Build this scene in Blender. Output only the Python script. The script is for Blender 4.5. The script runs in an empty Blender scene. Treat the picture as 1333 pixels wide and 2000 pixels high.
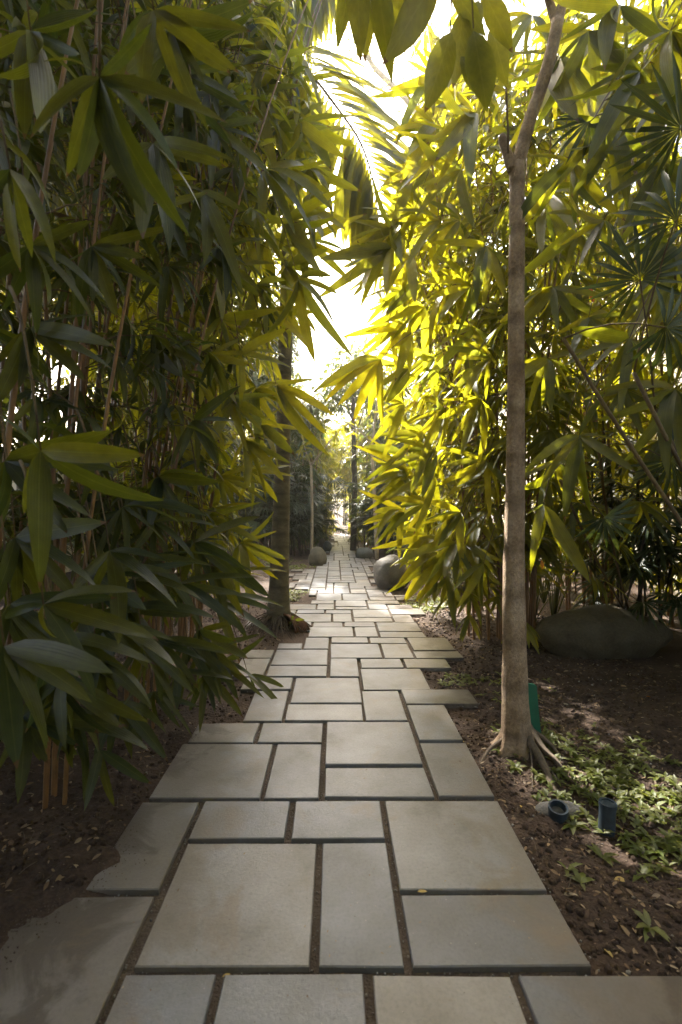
import bpy, math, random
import numpy as np
from mathutils import Vector, Matrix, noise

rng = np.random.default_rng(7)
random.seed(7)
S = bpy.context.scene
C = S.collection
R = math.radians

# ------------------------------------------------------------------ camera
EYE = 1.55
F = 950.0                                   # focal length in photo pixels (17.1 mm on a 36 mm tall frame)
cam_d = bpy.data.cameras.new('camera')
cam = bpy.data.objects.new('camera', cam_d); C.objects.link(cam)
cam.location = (0, 0, EYE); cam.rotation_euler = (R(90), 0, 0)
cam_d.sensor_fit = 'VERTICAL'; cam_d.sensor_height = 36; cam_d.sensor_width = 24
cam_d.lens = 36 * F / 2000
cam_d.shift_x = 12.5 / 2000; cam_d.shift_y = -15 / 2000
cam_d.clip_start = 0.05; cam_d.clip_end = 900
cam_d.dof.use_dof = True; cam_d.dof.focus_distance = 4.6; cam_d.dof.aperture_fstop = 3.2
S.camera = cam

# ------------------------------------------------------------------ sky, sun, exposure
SUN_EL, SUN_AZ = R(46), R(-24)              # ahead and to the left of the path
W = bpy.data.worlds.new('World'); S.world = W; W.use_nodes = True
nt = W.node_tree; nt.nodes.clear()
out = nt.nodes.new('ShaderNodeOutputWorld'); bg = nt.nodes.new('ShaderNodeBackground')
sky = nt.nodes.new('ShaderNodeTexSky'); sky.sky_type = 'NISHITA'; sky.sun_disc = False
sky.sun_elevation = SUN_EL; sky.sun_rotation = SUN_AZ
sky.air_density = 1.2; sky.dust_density = 6.0; sky.ozone_density = 0.6
bg.inputs['Strength'].default_value = 0.15
nt.links.new(sky.outputs[0], bg.inputs['Color']); nt.links.new(bg.outputs[0], out.inputs['Surface'])
sun_d = bpy.data.lights.new('sun', 'SUN'); sun_d.energy = 5.0; sun_d.angle = R(1.0); sun_d.color = (1.0, 0.95, 0.87)
sun = bpy.data.objects.new('sun', sun_d); C.objects.link(sun)
sd = Vector((math.sin(SUN_AZ) * math.cos(SUN_EL), math.cos(SUN_AZ) * math.cos(SUN_EL), math.sin(SUN_EL)))
sun.rotation_euler = sd.to_track_quat('Z', 'Y').to_euler(); sun.location = sd * 40
S.view_settings.view_transform = 'Standard'; S.view_settings.look = 'None'
S.view_settings.exposure = 2.62; S.view_settings.gamma = 1.0; S.view_settings.use_curve_mapping = False
cy = S.cycles
cy.max_bounces = 8; cy.diffuse_bounces = 4; cy.glossy_bounces = 3; cy.transmission_bounces = 6
cy.transparent_max_bounces = 4; cy.sample_clamp_indirect = 6.0
cy.use_denoising = True
try: cy.denoiser = 'OPENIMAGEDENOISE'
except Exception: pass

# ------------------------------------------------------------------ helpers
def P(px, py, Y):
    """photo pixel at depth Y metres -> point in the place"""
    return np.array([(px - 654.0) * Y / F, Y, EYE - (py - 985.0) * Y / F])
def G(px, py):
    return P(px, py, EYE * F / (py - 985.0))

def tag(o, label=None, cat=None, group=None, kind=None):
    if label: o['label'] = label
    if cat: o['category'] = cat
    if group: o['group'] = group
    if kind: o['kind'] = kind
    return o
def empty(name, loc):
    o = bpy.data.objects.new(name, None); C.objects.link(o); o.location = tuple(loc)
    o.empty_display_size = 0.1
    return o

class MB:
    def __init__(s): s.v = []; s.f = []; s.uv = []; s.n = 0
    def add(s, v, f, uv=None):
        v = np.asarray(v, float); s.v.append(v)
        s.f += [tuple(int(i) + s.n for i in q) for q in f]
        s.uv.append(np.zeros((len(v), 2)) if uv is None else np.asarray(uv, float)); s.n += len(v)
    def mesh(s, name, mat, smooth=True, origin=None):
        v = np.concatenate(s.v) if s.v else np.zeros((0, 3))
        if origin is not None: v = v - np.asarray(origin, float)[None]
        return make_mesh(name, v, s.f, np.concatenate(s.uv) if s.uv else None, mat, smooth)
    def build(s, name, mat, parent=None, smooth=True, loc=None):
        org = np.array(loc if loc is not None else (parent.location if parent else (0, 0, 0)), float)
        me = s.mesh(name, mat, smooth, org)
        o = bpy.data.objects.new(name, me); C.objects.link(o)
        if parent: o.parent = parent; o.location = tuple(org - np.array(parent.location))
        else: o.location = tuple(org)
        return o

def make_mesh(name, v, faces, uv, mat, smooth=True):
    me = bpy.data.meshes.new(name)
    me.from_pydata(v.tolist(), [], faces)
    if uv is not None:
        idx = np.zeros(len(me.loops), dtype=np.int32); me.loops.foreach_get('vertex_index', idx)
        ul = me.uv_layers.new(name='UVMap'); ul.data.foreach_set('uv', uv[idx].astype(np.float32).ravel())
    if smooth: me.polygons.foreach_set('use_smooth', np.ones(len(me.polygons), dtype=bool))
    me.materials.append(mat); me.update()
    return me

def big_mesh(name, tmpl, mats, mat, origin):
    """many copies of triangle template (v,f,uv) with matrices -> one mesh, quickly"""
    v, f, uv = tmpl
    n, k = len(mats), len(v)
    vh = np.concatenate([v, np.ones((k, 1))], 1)
    V = np.einsum('nij,kj->nki', mats[:, :3, :], vh).reshape(-1, 3) - np.asarray(origin)[None]
    return V, (f[None] + (np.arange(n) * k)[:, None, None]).reshape(-1, f.shape[1]), np.tile(uv, (n, 1))

def link_big(name, chunks, mat, parent, kind='stuff'):
    """chunks of (V, tris, UV)"""
    V = []; T = []; U = []; n = 0
    for a, b, c in chunks:
        V.append(a); T.append(b + n); U.append(c); n += len(a)
    V = np.concatenate(V).astype(np.float32); T = np.concatenate(T).astype(np.int32); U = np.concatenate(U).astype(np.float32)
    me = bpy.data.meshes.new(name)
    me.vertices.add(len(V)); me.vertices.foreach_set('co', V.ravel())
    me.loops.add(T.size); me.loops.foreach_set('vertex_index', T.ravel())
    me.polygons.add(len(T)); me.polygons.foreach_set('loop_start', np.arange(0, T.size, 3, dtype=np.int32))
    me.update(calc_edges=True)
    ul = me.uv_layers.new(name='UVMap'); ul.data.foreach_set('uv', U[T.ravel()].ravel())
    me.polygons.foreach_set('use_smooth', np.ones(len(T), dtype=bool))
    me.materials.append(mat); me.update()
    o = bpy.data.objects.new(name, me); C.objects.link(o)
    if parent: o.parent = parent
    if kind: o['kind'] = kind
    return o

def norm(a): return a / (np.linalg.norm(a) + 1e-9)
def tube(pts, rad, n=6, cap=True):
    pts = np.asarray(pts, float); m = len(pts); rad = np.broadcast_to(np.asarray(rad, float), (m,))
    V = []; UV = []; Fc = []; ref = None; L = 0
    for i in range(m):
        t = norm(pts[min(i + 1, m - 1)] - pts[max(i - 1, 0)])
        if ref is None: ref = norm(np.cross(t, [0.3, 1, 0.1] if abs(t[1]) < .9 else [1, 0, 0]))
        a = norm(ref - t * np.dot(ref, t)); ref = a; b = np.cross(t, a)
        if i: L += np.linalg.norm(pts[i] - pts[i - 1])
        for k in range(n):
            w = 2 * math.pi * k / n
            V.append(pts[i] + rad[i] * (math.cos(w) * a + math.sin(w) * b)); UV.append((k / n, L))
    for i in range(m - 1):
        for k in range(n):
            k2 = (k + 1) % n
            Fc.append((i * n + k, i * n + k2, (i + 1) * n + k2, (i + 1) * n + k))
    if cap:
        Fc.append(tuple(range(n - 1, -1, -1))); Fc.append(tuple((m - 1) * n + k for k in range(n)))
    return np.array(V), Fc, np.array(UV)
def curve(p0, p1, sag, n=6):
    p0 = np.asarray(p0, float); p1 = np.asarray(p1, float); t = np.linspace(0, 1, n)[:, None]
    return p0 + (p1 - p0) * t + np.asarray(sag, float) * (4 * t * (1 - t))
def smooth_path(pts, n=24):
    pts = np.asarray(pts, float); m = len(pts); o = []
    for s in np.linspace(0, m - 1, n):
        i = min(int(s), m - 2); u = s - i
        p0, p1, p2, p3 = pts[max(i - 1, 0)], pts[i], pts[i + 1], pts[min(i + 2, m - 1)]
        o.append(.5 * ((2 * p1) + (-p0 + p2) * u + (2 * p0 - 5 * p1 + 4 * p2 - p3) * u * u + (-p0 + 3 * p1 - 3 * p2 + p3) * u ** 3))
    return np.array(o)

# ------------------------------------------------------------------ materials
def mat_new(name):
    m = bpy.data.materials.new(name); m.use_nodes = True
    n = m.node_tree; n.nodes.clear()
    o = n.nodes.new('ShaderNodeOutputMaterial'); b = n.nodes.new('ShaderNodeBsdfPrincipled')
    n.links.new(b.outputs[0], o.inputs['Surface'])
    return m, n, b, o
def nd(n, typ, **kw):
    x = n.nodes.new(typ)
    for k, v in kw.items():
        if k in x.inputs.keys(): x.inputs[k].default_value = v
        else: setattr(x, k, v)
    return x
def ramp(n, fac, stops):
    r = n.nodes.new('ShaderNodeValToRGB'); e = r.color_ramp.elements
    while len(e) < len(stops): e.new(0.5)
    for i, (p, c) in enumerate(stops):
        e[i].position = p; e[i].color = (*c, 1) if len(c) == 3 else c
    n.links.new(fac, r.inputs[0]); return r
def mathn(n, op, a, b=None, c=None):
    x = n.nodes.new('ShaderNodeMath'); x.operation = op
    for i, q in enumerate((a, b, c)):
        if q is None: continue
        if isinstance(q, (int, float)): x.inputs[i].default_value = q
        else: n.links.new(q, x.inputs[i])
    return x.outputs[0]
def mixc(n, fac, a, b, mode='MIX'):
    x = n.nodes.new('ShaderNodeMix'); x.data_type = 'RGBA'; x.blend_type = mode
    for sock, q in ((x.inputs['Factor'], fac), (x.inputs[6], a), (x.inputs[7], b)):
        if isinstance(q, (int, float)): sock.default_value = q
        elif isinstance(q, tuple): sock.default_value = (*q, 1)
        else: n.links.new(q, sock)
    return x.outputs[2]
def bump(n, b, h, strength, dist):
    x = n.nodes.new('ShaderNodeBump'); x.inputs['Strength'].default_value = strength; x.inputs['Distance'].default_value = dist
    n.links.new(h, x.inputs['Height']); n.links.new(x.outputs[0], b.inputs['Normal']); return x

def leaf_mat(name, cols, trans, rough=.38, tmix=.5, veins=26.0, vein_mode='parallel', spec=.5):
    m, n, b, o = mat_new(name)
    geo = nd(n, 'ShaderNodeNewGeometry'); oi = nd(n, 'ShaderNodeObjectInfo')
    rnd = mathn(n, 'FRACT', mathn(n, 'ADD', geo.outputs['Random Per Island'], mathn(n, 'MULTIPLY', oi.outputs['Random'], 7.31)))
    base = ramp(n, rnd, [(i / (len(cols) - 1), c) for i, c in enumerate(cols)]).outputs[0]
    tc = ramp(n, rnd, [(i / (len(trans) - 1), c) for i, c in enumerate(trans)]).outputs[0]
    uv = nd(n, 'ShaderNodeUVMap'); sx = n.nodes.new('ShaderNodeSeparateXYZ'); n.links.new(uv.outputs[0], sx.inputs[0])
    ax = mathn(n, 'ABSOLUTE', sx.outputs[0])
    rib = mathn(n, 'LESS_THAN', ax, 0.06)
    if vein_mode == 'parallel':
        w = mathn(n, 'SINE', mathn(n, 'MULTIPLY', sx.outputs[0], veins))
    else:
        w = mathn(n, 'SINE', mathn(n, 'ADD', mathn(n, 'MULTIPLY', sx.outputs[1], veins * 2), mathn(n, 'MULTIPLY', ax, -9.0)))
        w = mathn(n, 'POWER', mathn(n, 'ABSOLUTE', w), 6.0)
    tcn = nd(n, 'ShaderNodeTexCoord'); nz = nd(n, 'ShaderNodeTexNoise', Scale=9.0, Detail=3.0)
    n.links.new(tcn.outputs['Object'], nz.inputs['Vector'])
    mott = mathn(n, 'ADD', mathn(n, 'MULTIPLY', nz.outputs[0], .7), .65)
    mott = mathn(n, 'ADD', mott, mathn(n, 'MULTIPLY', w, .06))
    base2 = mixc(n, 1.0, base, mott, 'MULTIPLY'); tc2 = mixc(n, 1.0, tc, mott, 'MULTIPLY')
    base2 = mixc(n, mathn(n, 'MULTIPLY', rib, .35), base2, (0.24, 0.25, 0.07))
    # brown dry tips on some leaves
    tip = mathn(n, 'MULTIPLY', mathn(n, 'GREATER_THAN', mathn(n, 'ADD', sx.outputs[1], mathn(n, 'MULTIPLY', nz.outputs[0], .12)), 1.0), mathn(n, 'GREATER_THAN', rnd, .6))
    base2 = mixc(n, tip, base2, (.12, .07, .03))
    n.links.new(base2, b.inputs['Base Color']); b.inputs['Roughness'].default_value = rough
    b.inputs['Specular IOR Level'].default_value = spec
    bn = bump(n, b, w, .25, .002)
    tr = nd(n, 'ShaderNodeBsdfTranslucent'); n.links.new(mixc(n, tip, tc2, (.2, .11, .03)), tr.inputs[0])
    mx = nd(n, 'ShaderNodeMixShader'); mx.inputs[0].default_value = tmix
    n.links.new(b.outputs[0], mx.inputs[1]); n.links.new(tr.outputs[0], mx.inputs[2]); n.links.new(mx.outputs[0], o.inputs['Surface'])
    return m

M = {}
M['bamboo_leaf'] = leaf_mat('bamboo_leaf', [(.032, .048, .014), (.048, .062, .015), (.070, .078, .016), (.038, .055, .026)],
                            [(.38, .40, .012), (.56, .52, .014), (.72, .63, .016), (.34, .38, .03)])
M['shaded_bamboo_leaf'] = leaf_mat('shaded_bamboo_leaf', [(.020, .034, .014), (.030, .045, .015), (.042, .052, .015), (.024, .040, .026)],
                            [(.11, .14, .010), (.18, .19, .010), (.27, .26, .010), (.10, .14, .02)], tmix=.45, rough=.36)  # darker bamboo leaf copy, puts shade into the left clumps' colour
M['half_shaded_leaf'] = leaf_mat('half_shaded_leaf', [(.026, .040, .014), (.040, .054, .015), (.058, .066, .016), (.030, .046, .026)],
                            [(.22, .25, .010), (.34, .34, .011), (.50, .45, .012), (.2, .24, .02)])  # half-darkened bamboo leaf copy, shade painted into the right edge clump
M['hedge_leaf'] = leaf_mat('hedge_leaf', [(.030, .055, .028), (.05, .075, .025), (.035, .06, .035)],
                           [(.12, .20, .03), (.30, .30, .02), (.14, .2, .04)], tmix=.38, rough=.3)
M['fan_leaf'] = leaf_mat('fan_leaf', [(.030, .055, .022), (.045, .065, .02), (.035, .06, .03)],
                         [(.08, .11, .01), (.14, .16, .01), (.08, .11, .02)], tmix=.25, rough=.3)
M['palm_leaf'] = leaf_mat('palm_leaf', [(.06, .075, .022), (.08, .085, .022)], [(.24, .24, .014), (.34, .31, .014)], tmix=.5)
M['broad_leaf'] = leaf_mat('broad_leaf', [(.075, .10, .02), (.10, .115, .02)], [(.34, .36, .015), (.46, .42, .015)], tmix=.45, vein_mode='pinnate', veins=14.0)
M['far_leaf'] = leaf_mat('far_leaf', [(.10, .115, .02), (.14, .14, .03)], [(.50, .48, .03), (.66, .58, .04)], tmix=.5)
M['weed_leaf'] = leaf_mat('weed_leaf', [(.09, .12, .022), (.14, .15, .03), (.13, .13, .06)], [(.30, .36, .03), (.36, .38, .03), (.3, .34, .05)], tmix=.35, rough=.4)

def bark_mat(name, c1, c2, c3, scale=6.0, zs=.4, bumpd=.01, rings=0.0, rough=.85):
    m, n, b, o = mat_new(name)
    tc = nd(n, 'ShaderNodeTexCoord'); mp = nd(n, 'ShaderNodeMapping'); mp.inputs['Scale'].default_value = (1, 1, zs)
    n.links.new(tc.outputs['Object'], mp.inputs[0])
    a = nd(n, 'ShaderNodeTexNoise', Scale=scale, Detail=6.0, Roughness=.65); n.links.new(mp.outputs[0], a.inputs['Vector'])
    f = nd(n, 'ShaderNodeTexNoise', Scale=scale * 9, Detail=4.0, Roughness=.7); n.links.new(mp.outputs[0], f.inputs['Vector'])
    c = ramp(n, a.outputs[0], [(.3, c1), (.5, c2), (.68, c3)]).outputs[0]
    c = mixc(n, .8, c, ramp(n, f.outputs[0], [(.3, (.55,) * 3), (.65, (1.2,) * 3)]).outputs[0], 'MULTIPLY')
    h = mathn(n, 'ADD', mathn(n, 'MULTIPLY', a.outputs[0], .6), mathn(n, 'MULTIPLY', f.outputs[0], .5))
    if rings:
        sx = n.nodes.new('ShaderNodeSeparateXYZ'); n.links.new(tc.outputs['Object'], sx.inputs[0])
        rz = mathn(n, 'SINE', mathn(n, 'MULTIPLY', mathn(n, 'ADD', sx.outputs[2], mathn(n, 'MULTIPLY', a.outputs[0], .05)), rings))
        rz = mathn(n, 'POWER', mathn(n, 'ABSOLUTE', rz), 12.0)
        c = mixc(n, mathn(n, 'MULTIPLY', rz, .45), c, tuple(q * .5 for q in c1)); h = mathn(n, 'SUBTRACT', h, mathn(n, 'MULTIPLY', rz, .4))
    n.links.new(c, b.inputs['Base Color']); b.inputs['Roughness'].default_value = rough
    bump(n, b, h, .7, bumpd); return m
M['bark'] = bark_mat('pale_bark', (.20, .125, .07), (.36, .25, .155), (.48, .36, .24), scale=7, zs=.8, bumpd=.035, rings=11)
M['palm_bark'] = bark_mat('palm_bark', (.12, .10, .06), (.19, .155, .095), (.25, .21, .13), scale=9, zs=2.2, bumpd=.008, rings=19)
M['crownshaft'] = bark_mat('crownshaft', (.15, .19, .18), (.2, .24, .22), (.26, .28, .25), scale=4, zs=.3, bumpd=.003, rough=.5)
M['dark_bark'] = bark_mat('dark_bark', (.04, .033, .025), (.075, .06, .045), (.11, .09, .065), scale=8, zs=.4, bumpd=.015)
M['sapling_bark'] = bark_mat('sapling_bark', (.30, .24, .16), (.42, .34, .24), (.5, .42, .3), scale=8, zs=.6, bumpd=.005)
M['culm'] = bark_mat('bamboo_culm', (.13, .06, .02), (.24, .12, .04), (.30, .17, .06), scale=5, zs=.25, bumpd=.002, rough=.45)
M['twig'] = bark_mat('twig_bark', (.07, .045, .02), (.13, .085, .035), (.17, .12, .05), scale=10, zs=.5, bumpd=.002)
M['root'] = bark_mat('root_bark', (.07, .048, .03), (.12, .088, .058), (.17, .125, .085), scale=10, zs=1, bumpd=.008)
M['red_root'] = bark_mat('palm_root', (.10, .045, .025), (.17, .08, .045), (.22, .12, .07), scale=14, zs=1, bumpd=.008)

def stone_mat():
    m, n, b, o = mat_new('slab_stone')
    tc = nd(n, 'ShaderNodeTexCoord'); geo = nd(n, 'ShaderNodeNewGeometry'); oi = nd(n, 'ShaderNodeObjectInfo')
    pos = geo.outputs['Position']
    a = nd(n, 'ShaderNodeTexNoise', Scale=2.6, Detail=5.0, Roughness=.6); n.links.new(pos, a.inputs['Vector'])
    f = nd(n, 'ShaderNodeTexNoise', Scale=70.0, Detail=5.0, Roughness=.7); n.links.new(pos, f.inputs['Vector'])
    g = nd(n, 'ShaderNodeTexNoise', Scale=420.0, Detail=2.0, Roughness=.7); n.links.new(pos, g.inputs['Vector'])
    c = ramp(n, oi.outputs['Random'], [(0, (.150, .150, .156)), (.35, (.206, .203, .206)), (.7, (.175, .180, .195)), (1, (.262, .245, .228))]).outputs[0]
    c = mixc(n, .85, c, ramp(n, a.outputs[0], [(.28, (.58, .54, .46)), (.42, (.88, .86, .81)), (.55, (1.02, 1.02, 1.02)), (.72, (1.22, 1.24, 1.30))]).outputs[0], 'MULTIPLY')
    c = mixc(n, .6, c, ramp(n, f.outputs[0], [(.3, (.7, .7, .7)), (.5, (1, 1, 1)), (.72, (1.22, 1.18, 1.1))]).outputs[0], 'MULTIPLY')
    # pale specks and dark pits
    v = nd(n, 'ShaderNodeTexVoronoi', Scale=24.0); n.links.new(pos, v.inputs['Vector'])
    vm = mathn(n, 'LESS_THAN', v.outputs['Distance'], .06)
    sc = mixc(n, mathn(n, 'GREATER_THAN', f.outputs[0], .5), (.06, .045, .03), (.4, .38, .33))
    c = mixc(n, mathn(n, 'MULTIPLY', vm, .7), c, sc)
    # earth stains creeping in from the outer edges of the path
    sx = n.nodes.new('ShaderNodeSeparateXYZ'); n.links.new(pos, sx.inputs[0])
    edge = mathn(n, 'ABSOLUTE', mathn(n, 'SUBTRACT', sx.outputs[0], .08))
    st = nd(n, 'ShaderNodeTexNoise', Scale=3.4, Detail=6.0, Roughness=.62, Distortion=.6); n.links.new(pos, st.inputs['Vector'])
    sf = mathn(n, 'ADD', mathn(n, 'MULTIPLY', mathn(n, 'SUBTRACT', edge, .55), .8), st.outputs[0])
    sf1 = ramp(n, sf, [(.50, (0, 0, 0)), (.66, (1, 1, 1))]).outputs[0]
    c = mixc(n, mathn(n, 'MULTIPLY', sf1, .45), c, (.15, .11, .065))
    sf2 = ramp(n, sf, [(.80, (0, 0, 0)), (.88, (1, 1, 1))]).outputs[0]
    c = mixc(n, mathn(n, 'MULTIPLY', sf2, .6), c, (.055, .038, .025))
    # rusty blotches and small dark stains of their own shape
    s2 = nd(n, 'ShaderNodeTexNoise', Scale=1.7, Detail=7.0, Roughness=.7, Distortion=1.2); n.links.new(pos, s2.inputs['Vector'])
    c = mixc(n, mathn(n, 'MULTIPLY', ramp(n, s2.outputs[0], [(.56, (0, 0, 0)), (.68, (1, 1, 1))]).outputs[0], .45), c, (.20, .145, .09))
    s3 = nd(n, 'ShaderNodeTexNoise', Scale=11.0, Detail=5.0, Roughness=.7); n.links.new(pos, s3.inputs['Vector'])
    c = mixc(n, mathn(n, 'MULTIPLY', ramp(n, s3.outputs[0], [(.66, (0, 0, 0)), (.71, (1, 1, 1))]).outputs[0], .4), c, (.09, .085, .06))
    n.links.new(c, b.inputs['Base Color'])
    r = ramp(n, a.outputs[0], [(.3, (.5,) * 3), (.7, (.36,) * 3)]).outputs[0]
    n.links.new(r, b.inputs['Roughness'])
    h = mathn(n, 'ADD', mathn(n, 'MULTIPLY', f.outputs[0], .7), mathn(n, 'MULTIPLY', g.outputs[0], .3))
    h = mathn(n, 'ADD', h, mathn(n, 'MULTIPLY', a.outputs[0], 1.6))
    bump(n, b, h, .5, .005); return m
M['slab'] = stone_mat()

def soil_mat(name, cols, sc=1.0):
    m, n, b, o = mat_new(name)
    geo = nd(n, 'ShaderNodeNewGeometry'); pos = geo.outputs['Position']
    a = nd(n, 'ShaderNodeTexNoise', Scale=2.2 * sc, Detail=6.0, Roughness=.65); n.links.new(pos, a.inputs['Vector'])
    f = nd(n, 'ShaderNodeTexNoise', Scale=38.0 * sc, Detail=7.0, Roughness=.75); n.links.new(pos, f.inputs['Vector'])
    v = nd(n, 'ShaderNodeTexVoronoi', Scale=60.0 * sc); n.links.new(pos, v.inputs['Vector'])
    mx = mathn(n, 'ADD', mathn(n, 'MULTIPLY', a.outputs[0], .5), mathn(n, 'MULTIPLY', f.outputs[0], .5))
    c = ramp(n, mx, [(.33, cols[0]), (.5, cols[1]), (.66, cols[2])]).outputs[0]
    n.links.new(c, b.inputs['Base Color']); b.inputs['Roughness'].default_value = .9
    h = mathn(n, 'ADD', f.outputs[0], mathn(n, 'MULTIPLY', v.outputs['Distance'], .5))
    bump(n, b, h, .9, .02); return m
M['soil'] = soil_mat('soil', [(.024, .014, .009), (.066, .039, .024), (.125, .08, .05)])
M['bed'] = soil_mat('joint_earth', [(.05, .036, .025), (.11, .08, .058), (.18, .14, .10)], 1.6)

def rock_mat(name, c1, c2, c3):
    m, n, b, o = mat_new(name)
    tc = nd(n, 'ShaderNodeTexCoord')
    a = nd(n, 'ShaderNodeTexNoise', Scale=3.0, Detail=7.0, Roughness=.65); n.links.new(tc.outputs['Object'], a.inputs['Vector'])
    f = nd(n, 'ShaderNodeTexNoise', Scale=45.0, Detail=5.0, Roughness=.7); n.links.new(tc.outputs['Object'], f.inputs['Vector'])
    c = ramp(n, a.outputs[0], [(.3, c1), (.5, c2), (.7, c3)]).outputs[0]
    c = mixc(n, .7, c, ramp(n, f.outputs[0], [(.35, (.7,) * 3), (.62, (1.15,) * 3)]).outputs[0], 'MULTIPLY')
    n.links.new(c, b.inputs['Base Color']); b.inputs['Roughness'].default_value = .75
    bump(n, b, mathn(n, 'ADD', a.outputs[0], mathn(n, 'MULTIPLY', f.outputs[0], .35)), .8, .03); return m
M['rock'] = rock_mat('boulder_stone', (.07, .065, .052), (.115, .105, .088), (.16, .148, .125))
M['rock_olive'] = rock_mat('olive_stone', (.07, .052, .028), (.12, .095, .055), (.16, .13, .08))
M['rock_green'] = rock_mat('mossy_stone', (.06, .05, .03), (.105, .088, .055), (.14, .12, .08))
M['rock_dark'] = rock_mat('dark_stone', (.07, .075, .07), (.11, .115, .105), (.15, .15, .135))
M['concrete'] = rock_mat('concrete', (.09, .085, .075), (.15, .14, .125), (.21, .20, .18))

def plain(name, col, rough=.5, var=.25, scale=12.0, metal=0.0):
    m, n, b, o = mat_new(name)
    tc = nd(n, 'ShaderNodeTexCoord'); a = nd(n, 'ShaderNodeTexNoise', Scale=scale, Detail=5.0, Roughness=.65)
    n.links.new(tc.outputs['Object'], a.inputs['Vector'])
    c = ramp(n, a.outputs[0], [(.3, tuple(q * (1 - var) for q in col)), (.7, tuple(min(1, q * (1 + var)) for q in col))]).outputs[0]
    n.links.new(c, b.inputs['Base Color']); b.inputs['Roughness'].default_value = rough; b.inputs['Metallic'].default_value = metal
    bump(n, b, a.outputs[0], .2, .003); return m
M['pipe'] = plain('pipe_plastic', (.035, .05, .065), .45, .4, 18)
M['green'] = plain('green_plastic', (.012, .11, .06), .45, .2, 8)
M['ribbon'] = plain('orange_ribbon', (.75, .12, .03), .5, .1)
M['wall'] = plain('cream_render', (.66, .60, .48), .85, .06, 1.5)
M['shutter'] = plain('painted_timber', (.42, .40, .34), .6, .15, 4)
M['gate'] = plain('white_paint', (.72, .70, .64), .5, .08, 4)
M['deadleaf'] = leaf_mat('dead_leaf', [(.10, .055, .03), (.20, .13, .07), (.32, .22, .12), (.14, .09, .06), (.42, .34, .22)],
                         [(.2, .1, .04), (.3, .2, .1)], tmix=.15, rough=.7)
M['dry'] = leaf_mat('dry_leaf', [(.07, .04, .018), (.13, .08, .035), (.17, .12, .05)], [(.15, .08, .03), (.2, .13, .05)], tmix=.3, rough=.6)
M['yellowleaf'] = leaf_mat('yellow_leaf', [(.45, .30, .07), (.5, .36, .12)], [(.5, .35, .05), (.5, .3, .05)], tmix=.2, rough=.6)
M['orangeleaf'] = leaf_mat('orange_leaf', [(.55, .20, .02), (.55, .2, .02)], [(.8, .3, .02), (.8, .3, .02)], tmix=.4)
M['pebble'] = rock_mat('pebble_stone', (.12, .11, .1), (.25, .23, .2), (.4, .38, .34))

# ------------------------------------------------------------------ terrain
def soil_z(x, y):
    z = -.036 + .012 * noise.noise((x * 2.1, y * 2.1, 0)) + .014 * noise.noise((x * 7, y * 7, 3)) * min(1, max(0, (abs(x - .1) - .5) * 2)) + .006 * noise.noise((x * 24, y * 24, 5))
    e = max(0, abs(x - .1) - 1.15)
    z += min(.10, e * .07) * (1 + .5 * noise.noise((x * .8, y * .8, 9)))
    for mx, my, r, h in ((-1.17, 2.12, .24, .07), (-1.55, 1.75, .32, .09), (-1.2, 2.75, .2, .04), (-1.0, 3.3, .12, .035), (-.72, 5.95, .30, .12), (1.17, 3.02, .26, .06)):
        d = ((x - mx) ** 2 + (y - my) ** 2) / (r * r)
        if d < 6: z += h * math.exp(-d) * (1 + .25 * noise.noise((x * 9, y * 9, 7)) + .22 * noise.noise((x * 26, y * 26, 8)))
    return z
xs = np.concatenate([[-200, -80, -40, -20, -12, -8, -6], np.arange(-4.5, -1.6, .1), np.arange(-1.6, -.6, .022), np.arange(-.6, 2.4, .045), np.arange(2.4, 5, .1), [6, 8, 12, 20, 40, 80, 200]])
ys = np.concatenate([[-60, -20, -8, -3, 0, .6], np.arange(1.0, 1.4, .045), np.arange(1.4, 3.2, .022), np.arange(3.2, 4.2, .045), np.arange(4.2, 9, .08), np.arange(9, 28, .3), [30, 36, 45, 60, 100, 200, 420]])
nx, ny = len(xs), len(ys)
GV = np.zeros((ny, nx, 3))
for j, y in enumerate(ys):
    for i, x in enumerate(xs):
        GV[j, i] = (x, y, soil_z(x, y))
ii, jj = np.meshgrid(np.arange(nx - 1), np.arange(ny - 1)); q = (jj * nx + ii).ravel()
me = make_mesh('ground', GV.reshape(-1, 3), np.stack([q, q + 1, q + nx + 1, q + nx], 1).tolist(), None, M['soil'])
ground = bpy.data.objects.new('ground', me); C.objects.link(ground); tag(ground, kind='structure')

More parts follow.
